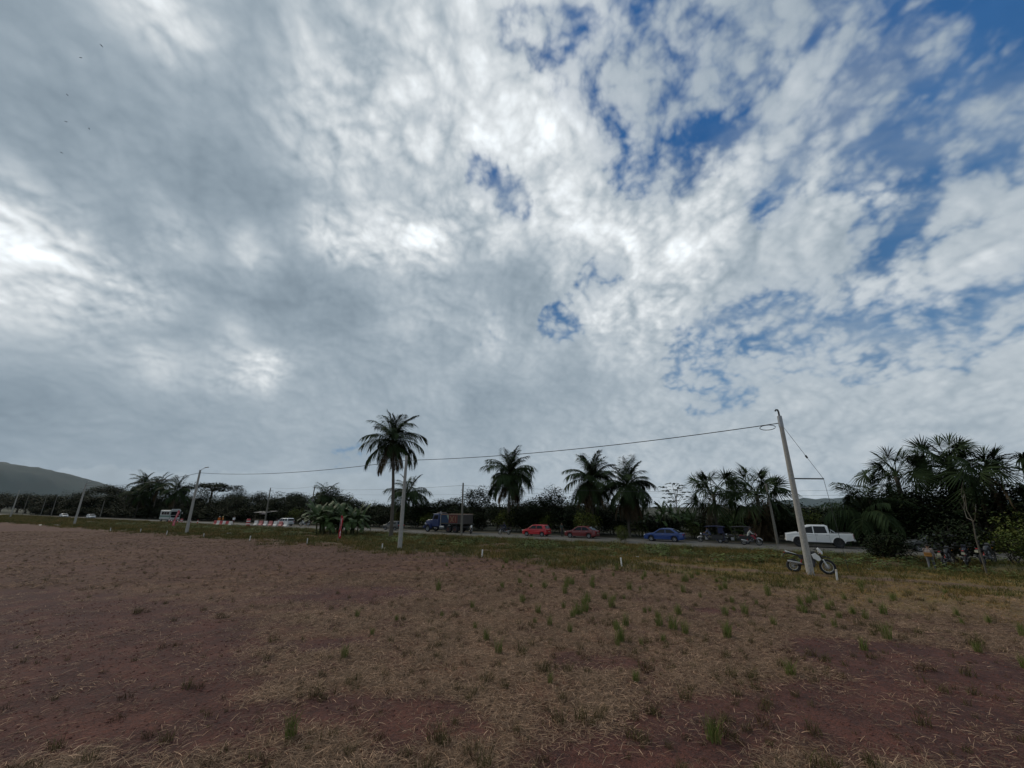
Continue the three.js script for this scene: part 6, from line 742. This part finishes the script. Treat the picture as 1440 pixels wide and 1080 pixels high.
function person(o) {
  const P = o.pose, top_ = o.shirt, leg = o.legs, B = (a, ra, b, rb, c) => [...a, ra, ...b, rb, c], mid = [(P.hip[0] + P.neck[0]) / 2, (P.hip[1] + P.neck[1]) / 2, (P.hip[2] + P.neck[2]) / 2 - 0.015], bones = [];
  for (const s of [-0.075, 0.075]) bones.push(B([P.hip[0] + s, P.hip[1] + 0.02, P.hip[2]], 0.105, [mid[0] + s * 0.85, mid[1], mid[2]], 0.098, top_), B([mid[0] + s * 0.85, mid[1], mid[2]], 0.098, [P.neck[0] + s * 1.1, P.neck[1] - 0.14, P.neck[2]], 0.105, top_));
  bones.push(B([P.hip[0], P.hip[1] - 0.06, P.hip[2]], 0.12, [P.hip[0], P.hip[1] - 0.03, P.hip[2]], 0.12, leg), B([P.neck[0], P.neck[1] - 0.10, P.neck[2]], 0.07, [P.neck[0], P.neck[1], P.neck[2]], 0.055, o.neckC || skin));
  for (const i of [0, 1]) { bones.push(B(P.sh[i], 0.062, [P.neck[0], P.neck[1] - 0.06, P.neck[2]], 0.06, top_), B(P.sh[i], 0.060, P.el[i], 0.046, top_), B(P.el[i], 0.043, P.wr[i], 0.030, o.sleeves ? top_ : skin), B(P.hipj[i], 0.092, P.kn[i], 0.062, leg), B(P.kn[i], 0.060, P.an[i], 0.042, o.shorts ? skin : leg), B(P.an[i], 0.045, [P.an[i][0], P.an[i][1] - 0.03, P.an[i][2] - 0.02], 0.045, shoe), B([P.an[i][0], P.an[i][1] - 0.04, P.an[i][2]], 0.042, [P.an[i][0] * 1.06, P.an[i][1] - 0.045, P.an[i][2] + 0.16], 0.034, shoe)); }
  const geos = [sdfGeo(bones, 0.045, 0.024)], hd = HEAD.clone(); hd.rotateX(P.nod); hd.rotateY(P.turn); hd.translate(P.head[0], P.head[1], P.head[2]); geos.push(hd);
  for (const i of [0, 1]) { const h = HAND.clone(); if (i) h.scale(-1, 1, 1); const d = V3(P.wr[i][0] - P.el[i][0], P.wr[i][1] - P.el[i][1], P.wr[i][2] - P.el[i][2]).normalize(); h.applyQuaternion(new THREE.Quaternion().setFromUnitVectors(V3(0, -1, 0), d)); h.translate(P.wr[i][0] + d.x * 0.02, P.wr[i][1] + d.y * 0.02, P.wr[i][2] + d.z * 0.02); geos.push(h); }
  const g = new THREE.Group(); part('body', mergeGeometries(geos), clothMat, g); const cover = part(o.cover || 'hair', o.cover === 'helmet' ? helmetGeo : o.cover === 'hard_hat' ? hardHat : hairGeo, std(...(o.coverC || hairC), o.cover ? 0.4 : 0.85), g); cover.rotation.set(P.nod, P.turn, 0); cover.position.set(...P.head); if (o.extra) o.extra(g);
  g.position.set(o.x, o.y, o.z); g.rotation.y = o.turn; g.scale.setScalar(o.scale || 1); return top(g, 'person', o.label, 'person');
}
const road = (s, q) => { const [x, z] = atRoad(s, q); return { x, z, y: roadY(q) }; };
const orangeC = [0.50, 0.13, 0.02];
person({ ...road(114.2, -3.6), turn: 1.0, pose: STAND, shirt: orangeC, legs: orangeC, sleeves: true, cover: 'hard_hat', coverC: [0.6, 0.6, 0.56], label: 'person in orange overalls and pale hard hat behind the near barriers' });
person({ ...road(113.2, -3.9), turn: -1.4, pose: STAND, shirt: [0.48, 0.16, 0.03], legs: [0.05, 0.05, 0.07], sleeves: true, cover: 'hard_hat', coverC: [0.5, 0.36, 0.05], label: 'person in orange jacket and yellow hard hat behind the barriers' });
person({ ...road(110.9, -5.2), turn: 0.3, pose: STAND, shirt: [0.60, 0.60, 0.60], legs: [0.10, 0.03, 0.03], label: 'person in a white shirt standing before the roadside kiosk' });
person({ ...road(28.4, -7.8), turn: 0.6, pose: STAND, shirt: [0.035, 0.05, 0.045], legs: [0.03, 0.03, 0.035], label: 'person in dark clothes standing between the two red cars' });
// riders sit on their machines
const rider = (s, q, heading, o) => { const p = road(s, q), a = TH + heading, back = o.back ?? -0.02; person({ ...o, x: p.x + Math.cos(a) * back, z: p.z - Math.sin(a) * back, y: p.y - 0.02 + (o.lift || 0), turn: a + Math.PI / 2, pose: RIDE }); };
rider(37.4, -7.2, 0.15, { shirt: [0.012, 0.016, 0.035], legs: [0.02, 0.02, 0.03], sleeves: true, cover: 'helmet', coverC: [0.015, 0.016, 0.02], label: 'rider in black jacket and helmet on the black motorcycle' });
rider(5.7, -5.9, Math.PI + 0.1, { shirt: [0.30, 0.31, 0.30], legs: [0.03, 0.03, 0.035], sleeves: true, label: 'rider in a light grey shirt on the dark red motorcycle' });
rider(9.6, -7.4, 0, { back: 0.36, lift: -0.06, shirt: [0.10, 0.13, 0.22], legs: [0.03, 0.03, 0.05], label: 'driver in a blue shirt seated on the first three-wheeled taxi' });
// the person on the bank with a yellow bag
{ const x = 26.2, z = -27.3; person({ x, y: gy(x, z) - 0.02, z, turn: 2.2, pose: WALK, scale: 0.95, shirt: [0.17, 0.14, 0.13], legs: [0.10, 0.10, 0.105], label: 'person in grey trousers bending forward with a yellow bag' });
  const g = new THREE.Group(), yel = std(0.26, 0.12, 0.02, 0.8); part('pouch', smooth(warp(prism(P2D([[-0.17, 0], [0.17, 0], [0.19, 0.10], [0.16, 0.24], [-0.16, 0.24], [-0.19, 0.10]]), 0.12, 0.03, 3), v => { v.z *= 1 - 0.3 * clamp(v.y / 0.24); })), yel, g); part('flap', box(0.33, 0.10, 0.03, 0, 0.19, 0.055, 0.012), std(0.22, 0.10, 0.02, 0.8), g); part('strap', tubeGeo([V3(-0.17, 0.22, 0), V3(-0.10, 0.48, 0.02), V3(0.06, 0.58, 0.12), V3(0.17, 0.40, 0.10), V3(0.17, 0.22, 0)], 0.012, 6), std(0.05, 0.04, 0.03, 0.8), g);
  const a = 2.2; g.position.set(x - Math.sin(a) * 0.16, gy(x, z) + 0.80, z - Math.cos(a) * 0.16); g.rotation.y = a + Math.PI; top(g, 'shoulder_bag', 'yellow bag on the back of the person in grey trousers', 'bag'); }
// birds high in the air
{ const S = new Soup(); S.tube([V3(-0.22, 0, 0), V3(-0.1, 0.01, 0), V3(0.12, 0.02, 0), V3(0.24, 0, 0)], [0.01, 0.06, 0.05, 0.012], 6); const body = S.geo(); const wing = sd => { const w = new Soup(); w.ribbon([V3(0.05, 0.03, 0), V3(0.09, 0.12, sd * 0.30), V3(-0.02, 0.08, sd * 0.62)], V3(1, 0, 0), [0.22, 0.2, 0.03]); return w.geo(); }, wl = wing(-1), wr = wing(1), m = std(0.02, 0.02, 0.022, 0.8); let k = 0;
  for (const [az, el, d] of [[-55.2, 41.4, 100], [-56.2, 39.6, 104], [-56.0, 36.3, 108], [-55.4, 34.2, 112], [-53.8, 34.6, 116], [-54.9, 31.6, 120]]) { const g = new THREE.Group(); part('body', body, m, g); part('wing', wl, m, g); part('wing', wr, m, g); const a = az * Math.PI / 180, e = el * Math.PI / 180; g.position.set(Math.sin(a) * Math.cos(e) * d, 3.5 + Math.sin(e) * d, -Math.cos(a) * Math.cos(e) * d); g.rotation.set(0.2 * Math.sin(k), k * 1.7, 0.3 * Math.cos(k * 2)); g.scale.setScalar(0.42); k++; top(g, 'soaring_bird', 'small dark bird soaring under the grey cloud', 'bird', 'birds soaring under the grey cloud'); } }
renderer.render(scene, camera);
